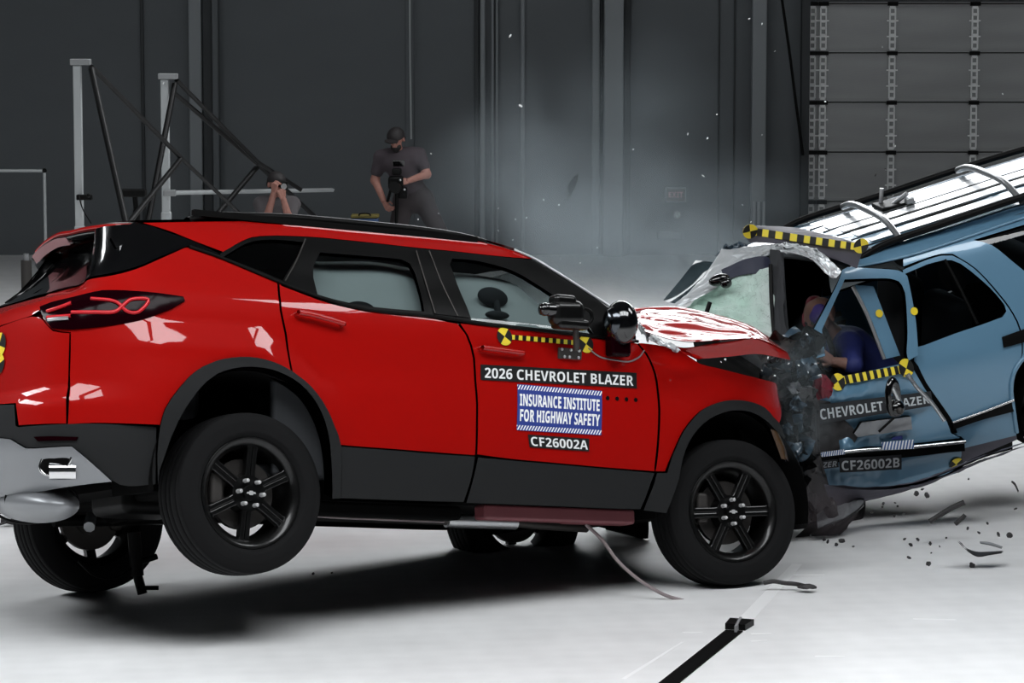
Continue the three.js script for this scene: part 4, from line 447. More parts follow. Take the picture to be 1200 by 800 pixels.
  part('pillar_lining', sheet(netB([[[846, 292, 17.8], [836, 308, 17.7], [815, 335, 17.5], [791, 357, 17.35]], [[864, 294, 17.75], [850, 314, 17.65], [823, 339, 17.45], [791, 359, 17.33]], [[879, 296, 17.7], [862, 319, 17.6], [830, 343, 17.42], [793, 361.5, 17.32]]]), 40, 14, { crush: 0.012, freq: 5, seed: 15 }), M.crumpled, c, 'torn silver strip along the far windscreen pillar');
  part('roof_corner', sheet(netB([[[838, 300, 17.85], [850, 290, 17.8], [870, 284, 17.75]], [[846, 296, 17.8], [858, 292, 17.78], [878, 290, 17.7]]]), 16, 6, { crush: 0.04, freq: 6, seed: 17 }), M.blueDark, c);
  part('side_glass', sheet(netB([[[815, 305, 18.1], [828, 306, 18.0], [842, 308, 17.9]], [[797, 328, 18.0], [812, 332, 17.9], [822, 334, 17.8]], [[777, 352, 17.9], [788, 355, 17.8], [797, 356, 17.7]]]), 8, 8, { thick: 0 }), M.paleGlass, c);
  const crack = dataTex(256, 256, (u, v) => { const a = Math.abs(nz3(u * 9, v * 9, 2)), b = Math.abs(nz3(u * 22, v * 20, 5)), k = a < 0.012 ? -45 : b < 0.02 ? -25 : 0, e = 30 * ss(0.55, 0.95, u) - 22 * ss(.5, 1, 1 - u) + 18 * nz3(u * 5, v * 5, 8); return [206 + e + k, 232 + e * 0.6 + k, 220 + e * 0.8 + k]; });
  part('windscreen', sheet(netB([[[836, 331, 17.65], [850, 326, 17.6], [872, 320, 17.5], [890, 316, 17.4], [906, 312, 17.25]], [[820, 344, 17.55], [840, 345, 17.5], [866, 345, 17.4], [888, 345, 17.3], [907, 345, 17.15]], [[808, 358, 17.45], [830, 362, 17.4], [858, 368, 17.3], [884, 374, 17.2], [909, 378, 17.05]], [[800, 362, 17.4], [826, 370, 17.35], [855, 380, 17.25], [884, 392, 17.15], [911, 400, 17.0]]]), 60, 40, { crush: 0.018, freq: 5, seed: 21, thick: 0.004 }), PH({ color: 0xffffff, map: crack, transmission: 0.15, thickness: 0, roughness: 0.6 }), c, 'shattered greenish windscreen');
  part('sun_visor', sheet(netB([[[845, 316, 17.6], [872, 304, 17.5], [896, 300, 17.4], [904, 306, 17.3]], [[849, 328, 17.55], [875, 321, 17.45], [898, 322, 17.35], [905, 326, 17.25]]]), 16, 5, { crush: 0.01 }), S({ color: 0x20243a, roughness: 0.5 }), c); part('inner_mirror', [sph(0.045, toB(843, 328, 17.4), [1.5, 0.8, 0.7]), sph(0.03, toB(851, 332, 17.38), [1.2, 1, 0.8])], M.gloss, c); part('wiper', bar(toB(832, 354, 17.3), toB(827, 369, 17.28), 0.014), M.black, c);
  part('front_pillar', sheet(netB([[[906, 294, 17.2], [909, 330, 17.1], [911, 360, 17.0], [913, 392, 16.9], [916, 410, 16.85]], [[918, 296, 17.15], [920, 330, 17.05], [922, 360, 16.95], [925, 392, 16.85], [929, 410, 16.8]]]), 24, 6, { crush: 0.01, freq: 4, thick: 0.03 }), M.interior, c); part('pillar_seal', tube([toB(903, 310, 17.1), toB(904, 350, 17.0), toB(907, 392, 16.9)], 0.012, 12, 6), M.black, c);
  // cabin and underside
  part('cabin_floor', rbx(2.9, 0.08, 1.5, 0.03, [.55, .4, 0]), M.matte, c); part('far_door', panel(sh, [1.85,.3,.6,.3,1.0,1.0,1.0,1.5,1.35,1.53,1.5,1.5,1.8,1.2,1.85,1.0], { hem: 0 }).scale(1, 1, -1), M.interior, c); part('dashboard', rbx(0.3, 0.35, 1.3, 0.1, [1.78, .98, 0.08]), M.interior, c); part('firewall', rbx(0.1, 0.6, 1.4, 0.03, [1.95, .75, 0]), M.matte, c);
  for (const z of [-.38, .38]) { const s = sub('front_seat', c, [1.0, .5, z]); part('cushion', rbx(0.5, 0.2, 0.5, 0.07, [0, 0.08, 0]), M.seat, s); part('backrest', rbx(0.16, 0.6, 0.5, 0.07, [-0.26, 0.4, 0], [0, 0, 0.2]), M.seat, s); part('headrest', rbx(0.1, 0.18, 0.26, 0.05, [-0.36, 0.8, 0]), M.seat, s); } part('rear_seat', [rbx(0.5, 0.2, 1.3, 0.06, [.25, .56, 0]), rbx(0.15, 0.6, 1.3, 0.06, [-.05, .9, 0], [0, 0, 0.2])], M.seat, c); part('steering_wheel', T(new THREE.TorusGeometry(0.18, 0.018, 8, 32), [1.5, 1.02, -.36], [0, Math.PI / 2, 0.4]), M.black, c); part('headliner', sheet(rows.map((r) => r.map((q) => [q[0], q[1] - 0.06, q[2] * 0.98])), 10, 8, { thick: 0.01 }), M.liner, c);
  part('tailgate', rbx(0.06, 1.1, 1.4, 0.03, [-1.02, 1.05, 0]), M.blue, c); part('rear_bumper', rbx(0.18, 0.2, 1.6, 0.05, [-1.1, .5, 0]), M.dull, c);
  for (const z of [-.72, .72]) makeWheel(c, { R: 0.345, W: 0.22, rimR: 0.2, pos: [0, .36, z], rot: [0, z < 0 ? Math.PI : 0, 0], spokes: 5, rimMat: M.alu });
  for (const s of [-1, 1]) part('wheel_well', [T(new THREE.CylinderGeometry(0.46, 0.46, 0.36, 32, 1, true, -Math.PI * 0.58, Math.PI * 1.16), [0.06, .42, .66 * s], [-Math.PI / 2, 0, 0]), T(new THREE.CircleGeometry(0.46, 32, -0.1, Math.PI + 0.2), [0.06, .42, .48 * s])], M.matte, c);
  part('frame_rail', [rbx(2.2, 0.12, 0.14, 0.03, [1.0, .32, -.5]), rbx(2.2, 0.12, 0.14, 0.03, [1.0, .32, .5])], M.matte, c);
  // torn sheet metal of the crushed front, each piece its own; one dark sheet on the door stands in for shade
  const R = rng(77), mats = [M.debris, M.matte, M.black, M.matte, M.blueDark, M.black, M.dull, M.debris, M.matte, M.blueDark, M.silver];
  for (let i = 0; i < 120; i++) { const py = 398 + R() * 170, px = (py < 470 ? 905 : 900) + R() * (py < 450 ? 52 : 36), d = 15.95 + R() * 0.75, s = 5 + R() * 14, m = mats[Math.floor(R() * mats.length)], k = m === M.silver ? 0.4 : 1, tilt = (R() - 0.5) * 1.6; part('torn_or_shade_panel', sheet(netB([0, 1, 2].map((a) => [0, 1, 2].map((b) => [px + ((b - 1) * Math.cos(tilt) - (a - 1) * Math.sin(tilt)) * s * k + (R() - 0.5) * 5, py + ((a - 1) * Math.cos(tilt) + (b - 1) * Math.sin(tilt)) * s * 0.8 * k, d + (R() - 0.5) * 0.25]))), 8, 8, { crush: 0.04 * k, freq: 3, seed: i, thick: 0.006 }), m, c); }
  part('torn_or_shade_panel', panel(sh, [1.95,.61,1.78,.60,1.6,.585,1.54,.65,1.6,.74,1.64,.80,1.68,.88,1.8,.93,1.95,.86], { off: 0.04, hem: 0.02, grid: 0.03, bump: (u, y) => 0.018 * nz3(u * 16, y * 16, 12) }), M.debris, c);  // dark sheet over the door corner, standing in for the shade there
  part('torn_fabric', sheet(netB([[[955, 440, 16.6], [965, 438, 16.6], [974, 446, 16.65]], [[952, 455, 16.55], [964, 454, 16.5], [976, 458, 16.6]], [[958, 468, 16.6], [966, 467, 16.6], [973, 464, 16.65]]]), 16, 12, { crush: 0.03, freq: 3, seed: 71, thick: 0.01 }), M.paintRed, c, 'torn dark red fabric in the crushed door corner');
  part('crushed_core', sheet(netB([[[905, 405, 17], [930, 400, 17], [955, 405, 17]], [[900, 470, 16.7], [930, 470, 16.7], [960, 475, 16.9]], [[912, 530, 16.5], [935, 535, 16.6], [965, 545, 16.9]], [[925, 575, 16.4], [945, 590, 16.5], [985, 600, 16.9]]]), 30, 40, { crush: 0.14, freq: 6, seed: 31, thick: 0.02 }), M.debris, c);
  part('lower_sill', sheet(netB([[[930, 556, 16.6], [990, 572, 16.85], [1060, 572, 16.95], [1118, 553, 17.0], [1160, 536, 17.1], [1210, 520, 17.2]], [[938, 588, 16.6], [985, 594, 16.9], [1030, 583, 17.1], [1066, 574, 17.2], [1110, 556, 17.3], [1150, 540, 17.4]]]), 40, 8, { crush: 0.02, freq: 5, seed: 41, thick: 0.02 }), M.mauve, c);
  part('hanging_bumper', sheet(netB([[[957, 602, 16.85], [975, 593, 16.9], [995, 587, 16.95], [1013, 584, 17.0]], [[958, 618, 16.65], [978, 611, 16.7], [996, 603, 16.75], [1011, 591, 16.8]]]), 24, 6, { crush: 0.015, freq: 4, seed: 51, thick: 0.008 }), M.silver, c); part('hanging_bumper', sheet(netB([[[950, 612, 16.9], [978, 607, 16.92], [996, 600, 16.96], [1012, 587, 17.02]], [[930, 632, 16.8], [958, 635, 16.85], [985, 624, 16.9], [1006, 600, 17]]]), 24, 8, { crush: 0.02, freq: 4, seed: 52, thick: 0.01 }), M.debris, c);
  makeWheel(c, { R: 0.345, W: 0.22, rimR: 0.2, pos: toB(955, 585, 17.35), rot: [0.1, Math.PI + 0.5, 0.1], spokes: 5, rimMat: M.dull });
}
// ------------------------------------------------------------------ figures: tapered capsules joined with a smooth minimum, meshed as one surface
function blend(caps, cell, k = 0.03, colorless = true) {
  const lo = V(1e9, 1e9, 1e9), hi = V(-1e9, -1e9, -1e9); for (const [a, b, r, s] of caps) for (const [p, q] of [[a, r], [b, s]]) for (const c of ['x', 'y', 'z']) { lo[c] = Math.min(lo[c], p[c] - q); hi[c] = Math.max(hi[c], p[c] + q); }
  const mid = lo.clone().add(hi).multiplyScalar(0.5), half = Math.max(hi.x - lo.x, hi.y - lo.y, hi.z - lo.z) / 2 + cell * 4, n = Math.min(150, Math.ceil(2 * half / cell)), mc = new MarchingCubes(n, M.skin, false, false, 400000), h = n / 2, q = V();
  for (let z = 0; z < n; z++) for (let y = 0; y < n; y++) for (let x = 0; x < n; x++) {
    q.set(mid.x + (x - h) / h * half, mid.y + (y - h) / h * half, mid.z + (z - h) / h * half); let d = 1;
    for (const [a, b, r, s] of caps) { const bx_ = b.x - a.x, by = b.y - a.y, bz = b.z - a.z, L = bx_ * bx_ + by * by + bz * bz, t = L ? Math.min(1, Math.max(0, ((q.x - a.x) * bx_ + (q.y - a.y) * by + (q.z - a.z) * bz) / L)) : 0, e = Math.hypot(q.x - a.x - bx_ * t, q.y - a.y - by * t, q.z - a.z - bz * t) - (r + (s - r) * t); if (e > d + k) continue; const m = Math.max(k - Math.abs(d - e), 0) / k; d = Math.min(d, e) - m * m * k * 0.25; }
    mc.field[x + y * n + z * n * n] = -d;
  }
  mc.isolation = 0; mc.update(); const cnt = mc.count, g = new THREE.BufferGeometry(), p = new Float32Array(cnt * 3); for (let i = 0; i < cnt; i++) { p[i * 3] = mc.positionArray[i * 3] * half + mid.x; p[i * 3 + 1] = mc.positionArray[i * 3 + 1] * half + mid.y; p[i * 3 + 2] = mc.positionArray[i * 3 + 2] * half + mid.z; }
  g.setAttribute('position', new THREE.BufferAttribute(p, 3)); const w = mergeVertices(g, 1e-5); w.computeVertexNormals(); return w;
}
const cap = (a, b, r, s = r) => [a, b, r, s];
const ofs = (v, f, r, u, F) => v.clone().addScaledVector(F.f, f).addScaledVector(F.r, r).addScaledVector(F.u, u);
const frame = (f, u) => { const ff = f.clone().normalize(), r = ff.clone().cross(u).normalize(); return { f: ff, r, u: r.clone().cross(ff) }; };
// head geometry: skull, jaw, nose, brow, ears; F.f is where the face looks
const headCaps = (c, F, s = 1) => { const o = (f, r, u) => ofs(c, f * s, r * s, u * s, F); return [cap(o(-0.015, 0, 0.03), o(0.01, 0, 0.035), 0.078 * s, 0.074 * s), cap(o(0.03, 0, -0.03), o(0.045, 0, -0.075), 0.056 * s, 0.036 * s), cap(o(0.085, 0, 0.005), o(0.102, 0, -0.022), 0.009 * s, 0.012 * s), cap(o(0.072, -0.035, 0.02), o(0.072, 0.035, 0.02), 0.013 * s), cap(o(-0.005, 0.078, 0.01), o(-0.01, 0.08, -0.02), 0.014 * s, 0.011 * s), cap(o(-0.005, -0.078, 0.01), o(-0.01, -0.08, -0.02), 0.014 * s, 0.011 * s), cap(o(0.078, -0.02, -0.05), o(0.078, 0.02, -0.05), 0.009 * s)]; };
// hand: palm and five bent fingers; F.f points along the fingers, F.u is the back of the hand
function handCaps(w, F, side, curl = 0.7) { const o = (f, r, u) => ofs(w, f, r * side, u, F), c = [cap(o(0.02, -0.022, 0), o(0.085, -0.028, 0), 0.015), cap(o(0.02, 0, 0), o(0.09, 0, 0), 0.016), cap(o(0.02, 0.022, 0), o(0.085, 0.026, 0), 0.015)]; [[-0.03, 0.068], [-0.01, 0.078], [0.011, 0.073], [0.03, 0.056]].forEach(([r, l]) => { const a = o(0.088, r, 0), b = o(0.088 + l * 0.5 * Math.cos(curl), r, -l * 0.5 * Math.sin(curl)), e = o(0.088 + l * 0.5 * Math.cos(curl) + l * 0.5 * Math.cos(curl * 2.2), r, -l * 0.5 * Math.sin(curl) - l * 0.5 * Math.sin(curl * 2.2)); c.push(cap(a, b, 0.009, 0.0085), cap(b, e, 0.0085, 0.007)); }); c.push(cap(o(0.025, -0.03, -0.005), o(0.06, -0.055, -0.02), 0.012, 0.01), cap(o(0.06, -0.055, -0.02), o(0.088, -0.05, -0.035), 0.01, 0.008)); return c; }
function eyes(name, c, F, parent, s = 1) { for (const r of [-0.03, 0.03]) part(name, T(new THREE.SphereGeometry(0.011 * s, 10, 8), ofs(c, 0.082 * s, r * s, 0.005 * s, F).toArray()), M.hair, parent); }
const hullCap = (c, F, s, grow) => { const g = new THREE.SphereGeometry(0.088 * s + grow, 24, 16, 0, Math.PI * 2, 0, Math.PI * 0.52); const m = new THREE.Matrix4().makeBasis(F.r, F.u, F.f.clone().negate()); g.scale(0.95, 1.0, 1.12); g.applyMatrix4(m); const q = ofs(c, -0.006 * s, 0, 0.035 * s, F); g.translate(q.x, q.y, q.z); return g; };

// the camera operator: leaning over a camera rig, one leg stretched out to the side
{
  const d = 31.8, p = (x, y, dz = 0) => site(x, y, d - dz), o = thing('person', 'camera operator in a dark cap and dark T-shirt leaning over a camera rig', 'person');
  const head = p(464.5, 163.5, 0.1), chest = p(468, 192, 0.02), belly = p(478, 214, 0), hip = p(486, 232, -0.05), neck = p(465.5, 178, 0.04), F = frame(V(-0.35, -0.45, 0.85), V(0.1, 1, 0.1)).f ? frame(V(-0.3, -0.45, 0.85), V(-0.15, 1, 0.3)) : 0;
  const shR = p(446, 184, 0.02), shL = p(491, 181, 0), elR = p(439.5, 211, 0.0), elL = p(500, 204, 0.08), haR = p(450, 236, 0.2), haL = p(478, 212, 0.3);
  const hpR = p(474, 236, 0), hpL = p(495, 234, 0), knR = p(461, 288, 0.12), knL = p(519, 280, 0.05), ftR = p(456, 340, 0.0), ftL = p(550, 340, 0.05);
  const arms = [cap(shR, elR, 0.056, 0.046), cap(shL, elL, 0.056, 0.046)], fore = [cap(elR, haR, 0.044, 0.03), cap(elL, haL, 0.044, 0.03)], torso = [cap(chest.clone().lerp(shR, 0.55), chest.clone().lerp(shL, 0.55), 0.115), cap(chest, belly, 0.14, 0.135), cap(belly, hip, 0.135, 0.15), cap(shR, shL, 0.06)], legs = [cap(hpR, knR, 0.095, 0.066), cap(knR, ftR, 0.062, 0.042), cap(hpL, knL, 0.095, 0.066), cap(knL, ftL, 0.062, 0.042), cap(hpR, hpL, 0.11)];
  const grow = (l, g) => l.map(([a, b, r, s]) => [a, b, r + g, s + g]);
  part('body', merge([blend([...torso, ...arms, ...fore, ...legs, cap(chest, neck, 0.08, 0.055), cap(neck, head, 0.055, 0.05)], 0.02), blend(headCaps(head, F), 0.006, 0.02), blend(handCaps(haR, frame(V(0.4, -0.6, 0.5), V(-0.8, 0.2, 0.3)), 1), 0.0045, 0.008), blend(handCaps(haL, frame(V(-0.8, -0.1, 0.4), V(0.2, 0.6, 0.8)), -1), 0.0045, 0.008)].map((g) => g)), M.skin, o);
  part('shirt', blend([...grow(torso, 0.014), ...arms.map(([a, b, r]) => [a, a.clone().lerp(b, 0.62), r + 0.016, r + 0.012])], 0.02), M.shirt, o); part('trousers', blend([...grow(legs, 0.02), cap(belly.clone().lerp(hip, 0.6), hip, 0.16, 0.165)], 0.02), M.trousers, o);
  part('shoe', blend([cap(ftR, ftR.clone().add(V(-0.03, -0.02, 0.14)), 0.055, 0.045)], 0.012), M.black, o); part('shoe', blend([cap(ftL, ftL.clone().add(V(0.04, -0.02, 0.14)), 0.055, 0.045)], 0.012), M.black, o);
  const hat = part('cap', hullCap(head, F, 1, 0.012), M.hair, o); part('peak', T(new THREE.CylinderGeometry(0.085, 0.085, 0.012, 20, 1, false, -1.2, 2.4), ofs(head, 0.09, 0, 0.05, F).toArray(), [0.5, -0.35, 0.1]), M.hair, hat); part('hair', blend([cap(ofs(head, -0.03, -0.06, 0.0, F), ofs(head, -0.03, 0.06, 0.0, F), 0.035), cap(ofs(head, -0.06, 0, 0, F), ofs(head, -0.05, 0, -0.04, F), 0.04)], 0.012), M.hair, o); eyes('eye', head, F, o); part('beard', blend([cap(ofs(head, 0.055, -0.03, -0.06, F), ofs(head, 0.055, 0.03, -0.06, F), 0.03), cap(ofs(head, 0.06, 0, -0.075, F), ofs(head, 0.06, 0, -0.09, F), 0.032)], 0.01), M.hair, o);
  // the rig he holds
  const rig = thing('camera_rig', 'black film camera rig with grips held by the operator in the dark cap', 'camera'), q = (x, y, dz = 0.32) => p(x, y, dz).toArray();
  part('camera_body', [rbx(0.16, 0.14, 0.2, 0.03, q(464, 214)), rbx(0.1, 0.07, 0.16, 0.02, q(465, 201))], M.black, rig); part('lens', [cyl(0.05, 0.055, 0.14, q(463, 219, 0.47), [Math.PI / 2 - 0.2, 0, 0.2]), cyl(0.06, 0.06, 0.05, q(463, 220, 0.55), [Math.PI / 2 - 0.2, 0, 0.2])], M.black, rig); part('grip', [bar(q(454, 236, 0.26), q(458, 222, 0.32), 0.016), bar(q(476, 213, 0.3), q(468, 212, 0.32), 0.016)], M.black, rig); part('monitor', rbx(0.13, 0.08, 0.025, 0.01, q(467, 191, 0.36), [0.6, 0, 0]), M.gloss, rig); part('battery', rbx(0.09, 0.12, 0.07, 0.015, q(472, 226, 0.28)), M.black, rig); part('support_pole', bar(q(465, 224, 0.32), [p(463, 300, 0.32).x, 0.02, p(463, 300, 0.32).z], 0.02), M.black, rig); for (const [dx, dy] of [[-4, 2], [5, -3], [10, 8]]) part('fitting', sph(0.013, q(464 + dx, 214 + dy, 0.43)), M.alu, rig);
}
// the photographer kneeling with a camera at the eye
{
  const d = 30, p = (x, y, dz = 0) => site(x, y, d - dz), o = thing('person', 'dark haired photographer in a dark grey shirt crouching with a camera raised to the eye', 'person');
  const head = p(324, 216, 0.05), neck = p(324, 230), chest = p(324, 248, 0), belly = p(325, 275, -0.05), hip = p(326, 300, -0.15), F = frame(V(0.35, -0.05, 0.9), V(0, 1, 0)), shR = p(306, 239), shL = p(343, 239), elR = p(312, 258, 0.22), elL = p(339, 258, 0.2), haR = p(321, 226, 0.28), haL = p(332, 233, 0.28), hpR = p(317, 303, -0.15), hpL = p(336, 303, -0.15), knR = p(307, 312, 0.25), knL = p(346, 330, 0.2), ftR = p(312, 363, 0.1), ftL = p(342, 362, -0.4);
  ftR.y = 0.06; ftL.y = 0.06; knL.y = 0.1; const torso = [cap(shR, shL, 0.065), cap(chest.clone().lerp(shR, 0.5), chest.clone().lerp(shL, 0.5), 0.11), cap(chest, belly, 0.13, 0.13), cap(belly, hip, 0.13, 0.14)], arms = [cap(shR, elR, 0.055, 0.045), cap(shL, elL, 0.055, 0.045)], fore = [cap(elR, haR, 0.043, 0.03), cap(elL, haL, 0.043, 0.03)], legs = [cap(hpR, knR, 0.09, 0.065), cap(knR, ftR, 0.06, 0.042), cap(hpL, knL, 0.09, 0.065), cap(knL, ftL, 0.06, 0.042), cap(hpR, hpL, 0.11)], grow = (l, g) => l.map(([a, b, r, s]) => [a, b, r + g, s + g]);
  part('body', merge([blend([...torso, ...arms, ...fore, ...legs, cap(chest, neck, 0.08, 0.055), cap(neck, head, 0.055, 0.05)], 0.02), blend(headCaps(head, F), 0.006, 0.02), blend(handCaps(haR, frame(V(0.15, 0.9, 0.2), V(-0.6, 0, 0.6)), 1, 0.9), 0.0045, 0.008), blend(handCaps(haL, frame(V(-0.25, 0.8, 0.2), V(0.5, 0, 0.7)), -1, 0.9), 0.0045, 0.008)]), M.skin, o);
  part('shirt', blend([...grow(torso, 0.014), ...arms.map(([a, b, r]) => [a, a.clone().lerp(b, 0.7), r + 0.016, r + 0.012])], 0.02), M.shirtGrey, o); part('trousers', blend(grow(legs, 0.02), 0.02), M.trousers, o); for (const f of [ftR, ftL]) part('shoe', blend([cap(f.clone().setY(0.055), f.clone().setY(0.05).add(V(0.03, 0, 0.13)), 0.052, 0.045)], 0.012), M.black, o);
  part('hair', [hullCap(head, F, 1, 0.01), blend([cap(ofs(head, -0.05, -0.05, 0.0, F), ofs(head, -0.05, 0.05, 0.0, F), 0.042)], 0.012)], M.hair, o); eyes('eye', head, F, o); part('beard', blend([cap(ofs(head, 0.055, -0.03, -0.065, F), ofs(head, 0.055, 0.03, -0.065, F), 0.028)], 0.01), M.hair, o);
  const k = thing('photo_camera', 'small black camera with a pale lens held to the eye of the crouching photographer', 'camera'), at = ofs(head, 0.15, 0.0, 0.005, F), ry = Math.atan2(F.f.x, F.f.z); k.position.copy(at); k.rotation.y = ry; part('camera_body', rbx(0.13, 0.085, 0.05, 0.012), M.black, k); part('lens', cyl(0.036, 0.032, 0.08, [0, -0.005, 0.06], [Math.PI / 2, 0, 0]), M.black, k); part('front_glass', cyl(0.03, 0.03, 0.006, [0, -0.005, 0.102], [Math.PI / 2, 0, 0]), M.chrome, k);
}
// the crash test dummy thrown forward behind the wheel of the blue car
{
  const o = thing('crash_test_dummy', 'crash test dummy with a red and purple painted face inside the blue car', 'dummy'), p = (x, y, dd) => site(x, y, dd), head = p(962, 372, 17.75), F = frame(V(-0.7, -0.35, 0.5), V(-0.35, 1, 0.1)), neck = p(974, 389, 17.8), chest = p(996, 410, 17.85), hip = p(1040, 455, 17.9), shR = p(985, 397, 18.1), shL = p(996, 405, 17.6), elL = p(1000, 428, 17.4), haL = p(976, 424, 17.4), elR = p(975, 425, 18.1), haR = p(955, 418, 18.0);
  const torso = [cap(shR, shL, 0.07), cap(chest, hip, 0.13, 0.14)], arms = [cap(shR, elR, 0.055, 0.045), cap(shL, elL, 0.055, 0.045)], fore = [cap(elR, haR, 0.042, 0.03), cap(elL, haL, 0.042, 0.03)], legs = [cap(hip, p(995, 470, 17.6), 0.09, 0.065), cap(hip, p(995, 468, 18.0), 0.09, 0.065)];
  part('body', merge([blend([...torso, ...arms, ...fore, ...legs, cap(chest, neck, 0.08, 0.05), cap(neck, head, 0.05, 0.05)], 0.018), blend(headCaps(head, F, 1.1), 0.006, 0.02), blend(handCaps(haL, frame(V(-0.7, 0.5, 0.3), V(0, 0.6, 0.6)), 1), 0.005, 0.008), blend(handCaps(haR, frame(V(-0.7, 0.5, 0.3), V(0, 0.6, 0.6)), -1), 0.005, 0.008)]), M.dummySkin, o);
  part('shirt', blend([...torso, ...arms].map(([a, b, r, s]) => [a, b, r + 0.016, s + 0.016]), 0.02), M.bluePrint, o); part('shorts', blend(legs.map(([a, b, r, s]) => [a, a.clone().lerp(b, 0.7), r + 0.016, s + 0.03]), 0.02), M.bluePrint, o);
  const patch = (f, r, u, s, m, n) => part(n, blend([cap(ofs(head, f, r, u, F), ofs(head, f - 0.02, r * 1.2, u + 0.02, F), s)], 0.008), m, o); patch(0.05, 0.045, 0.0, 0.05, M.paintRed, 'red_paint'); patch(0.05, -0.04, 0.03, 0.05, M.purple, 'purple_paint'); patch(0.07, 0.0, -0.05, 0.034, M.paintRed, 'red_paint'); patch(-0.02, 0.055, 0.05, 0.055, M.paintRed, 'red_paint'); for (const r of [-0.03, 0.03]) part('eye', sph(0.012, ofs(head, 0.092, r, 0.008, F).toArray()), M.hair, o);
}
// ------------------------------------------------------------------ stands and cases at the back of the hall
const ground = (v) => V(v.x, 0, v.z);
function barrierStand(label, topL, topR, py, d, braces, extra) {
  const t = site((topL + topR) / 2, py, d), o = thing('camera_stand', label, 'stand', [t.x, 0, t.z]), s = 3500 / d, w = 9.5 / s;
  part('post', rbx(w, t.y, w, 0.012, [-4 / s, t.y / 2, 0]), M.pole, o); part('sleeve', rbx(w * 1.2, 0.5, w * 1.2, 0.012, [-4 / s, 0.85, 0]), M.pole, o); part('top_plate', rbx((topR - topL) / s, 0.055, 0.14, 0.008, [0, t.y + 0.03, 0]), M.plate, o); part('base_plate', rbx(0.4, 0.03, 0.4, 0.008, [-4 / s, 0.015, 0]), M.plate, o);
  const L = (v) => v.clone().sub(o.position);
  for (const [a, b, r] of braces) { const P = L(site(...a)), Q = L(site(...b)); if (Q.y + o.position.y < 0) Q.y = 0; part('brace', bar(P, Q, (r ?? 0.022) * 1.3, 4), M.blackSteel, o); }
  extra?.(o, L); return o;
}
barrierStand('taller pale upright stand with black braces and no arm', 83, 106, 76.5, 27, [[[107, 78, 27], [212, 185, 28.2]], [[212, 185, 28.2], [300, 268, 29.2], 0.02], [[107, 80, 27], [150, 272, 26.2]], [[212, 186, 28.2], [150, 262, 26.4], 0.02]], (o, L) => { part('clamp', [rbx(0.14, 0.05, 0.08, 0.01, L(site(99, 231, 26.9)).toArray()), sph(0.02, L(site(104, 229, 26.8)).toArray())], M.black, o); part('cable', tube([L(site(92, 228, 26.85)), L(site(97, 245, 26.8)), L(site(107, 262, 26.8))], 0.006, 20, 5), M.black, o); });
barrierStand('shorter pale upright stand with black braces and a level white arm', 186, 208, 93, 29, [[[207, 94, 29], [302, 190, 30.2]], [[203, 108, 29], [302, 192, 30.5]], [[302, 190, 30.2], [352, 222, 31]], [[302, 192, 30.5], [376, 260, 31.2]], [[205, 98, 29], [171, 272, 28.2]], [[301, 196, 30.3], [240, 268, 29.2]]], (o, L) => { part('arm', bar(L(site(194, 226, 28.9)), L(site(390, 222.5, 32.4)), 0.024, 4), M.pole, o); part('clamp', rbx(0.12, 0.06, 0.1, 0.01, L(site(199, 226, 28.85)).toArray()), M.plate, o); part('bolt', sph(0.014, L(site(191, 98, 28.9)).toArray()), M.alu, o); });
{ // black tripod with a flat head
  const b = site(155, 300, 28), o = thing('tripod', 'squat black tripod with a flat head between the two pale uprights', 'tripod', [b.x, 0, b.z]), L = (x, y, d = 28) => site(x, y, d).sub(o.position); part('head', rbx(0.26, 0.07, 0.16, 0.015, L(155, 226).toArray()), M.black, o); part('bracket', bar(L(158, 230), L(160, 250), 0.03, 4), M.black, o); part('column', bar(L(160, 246), L(160, 290), 0.035), M.black, o); for (const [dx, dz] of [[-0.35, 0.2], [0.35, 0.2], [0, -0.4]]) part('leg', bar(L(160, 262), V(0.04 + dx, 0.02, dz), 0.025), M.black, o);
}
{ // thin tube frame at the left edge
  const d = 33, a = site(-60, 200, d), b = site(52, 200, d), o = thing('tube_frame', 'thin pale tube frame standing before the dark wall at the far left', 'frame', [(a.x + b.x) / 2, 0, a.z]), w = (b.x - a.x) / 2; part('top_tube', bar([-w, a.y, 0], [w, a.y, 0], 0.018), M.pole, o); for (const s of [-1, 1]) { part('upright', bar([s * w, 0, 0], [s * w, a.y + 0.02, 0], 0.018), M.pole, o); part('foot', rbx(0.08, 0.03, 0.6, 0.01, [s * w, 0.015, 0]), M.plate, o); } part('corner', sph(0.028, [w, a.y, 0]), M.black, o);
}
{ const p = site(31, 318, 30), o = thing('stanchion', 'short dark post on the floor at the far left beside the pale tube frame', 'post', [p.x, 0, p.z]); part('post', cyl(0.03, 0.03, site(31, 297, 30).y, [0, site(31, 297, 30).y / 2, 0]), M.plate, o); part('sleeve', cyl(0.055, 0.055, 0.5, [0, 0.3, 0]), M.dull, o); part('base', cyl(0.16, 0.18, 0.04, [0, 0.02, 0]), M.black, o); }
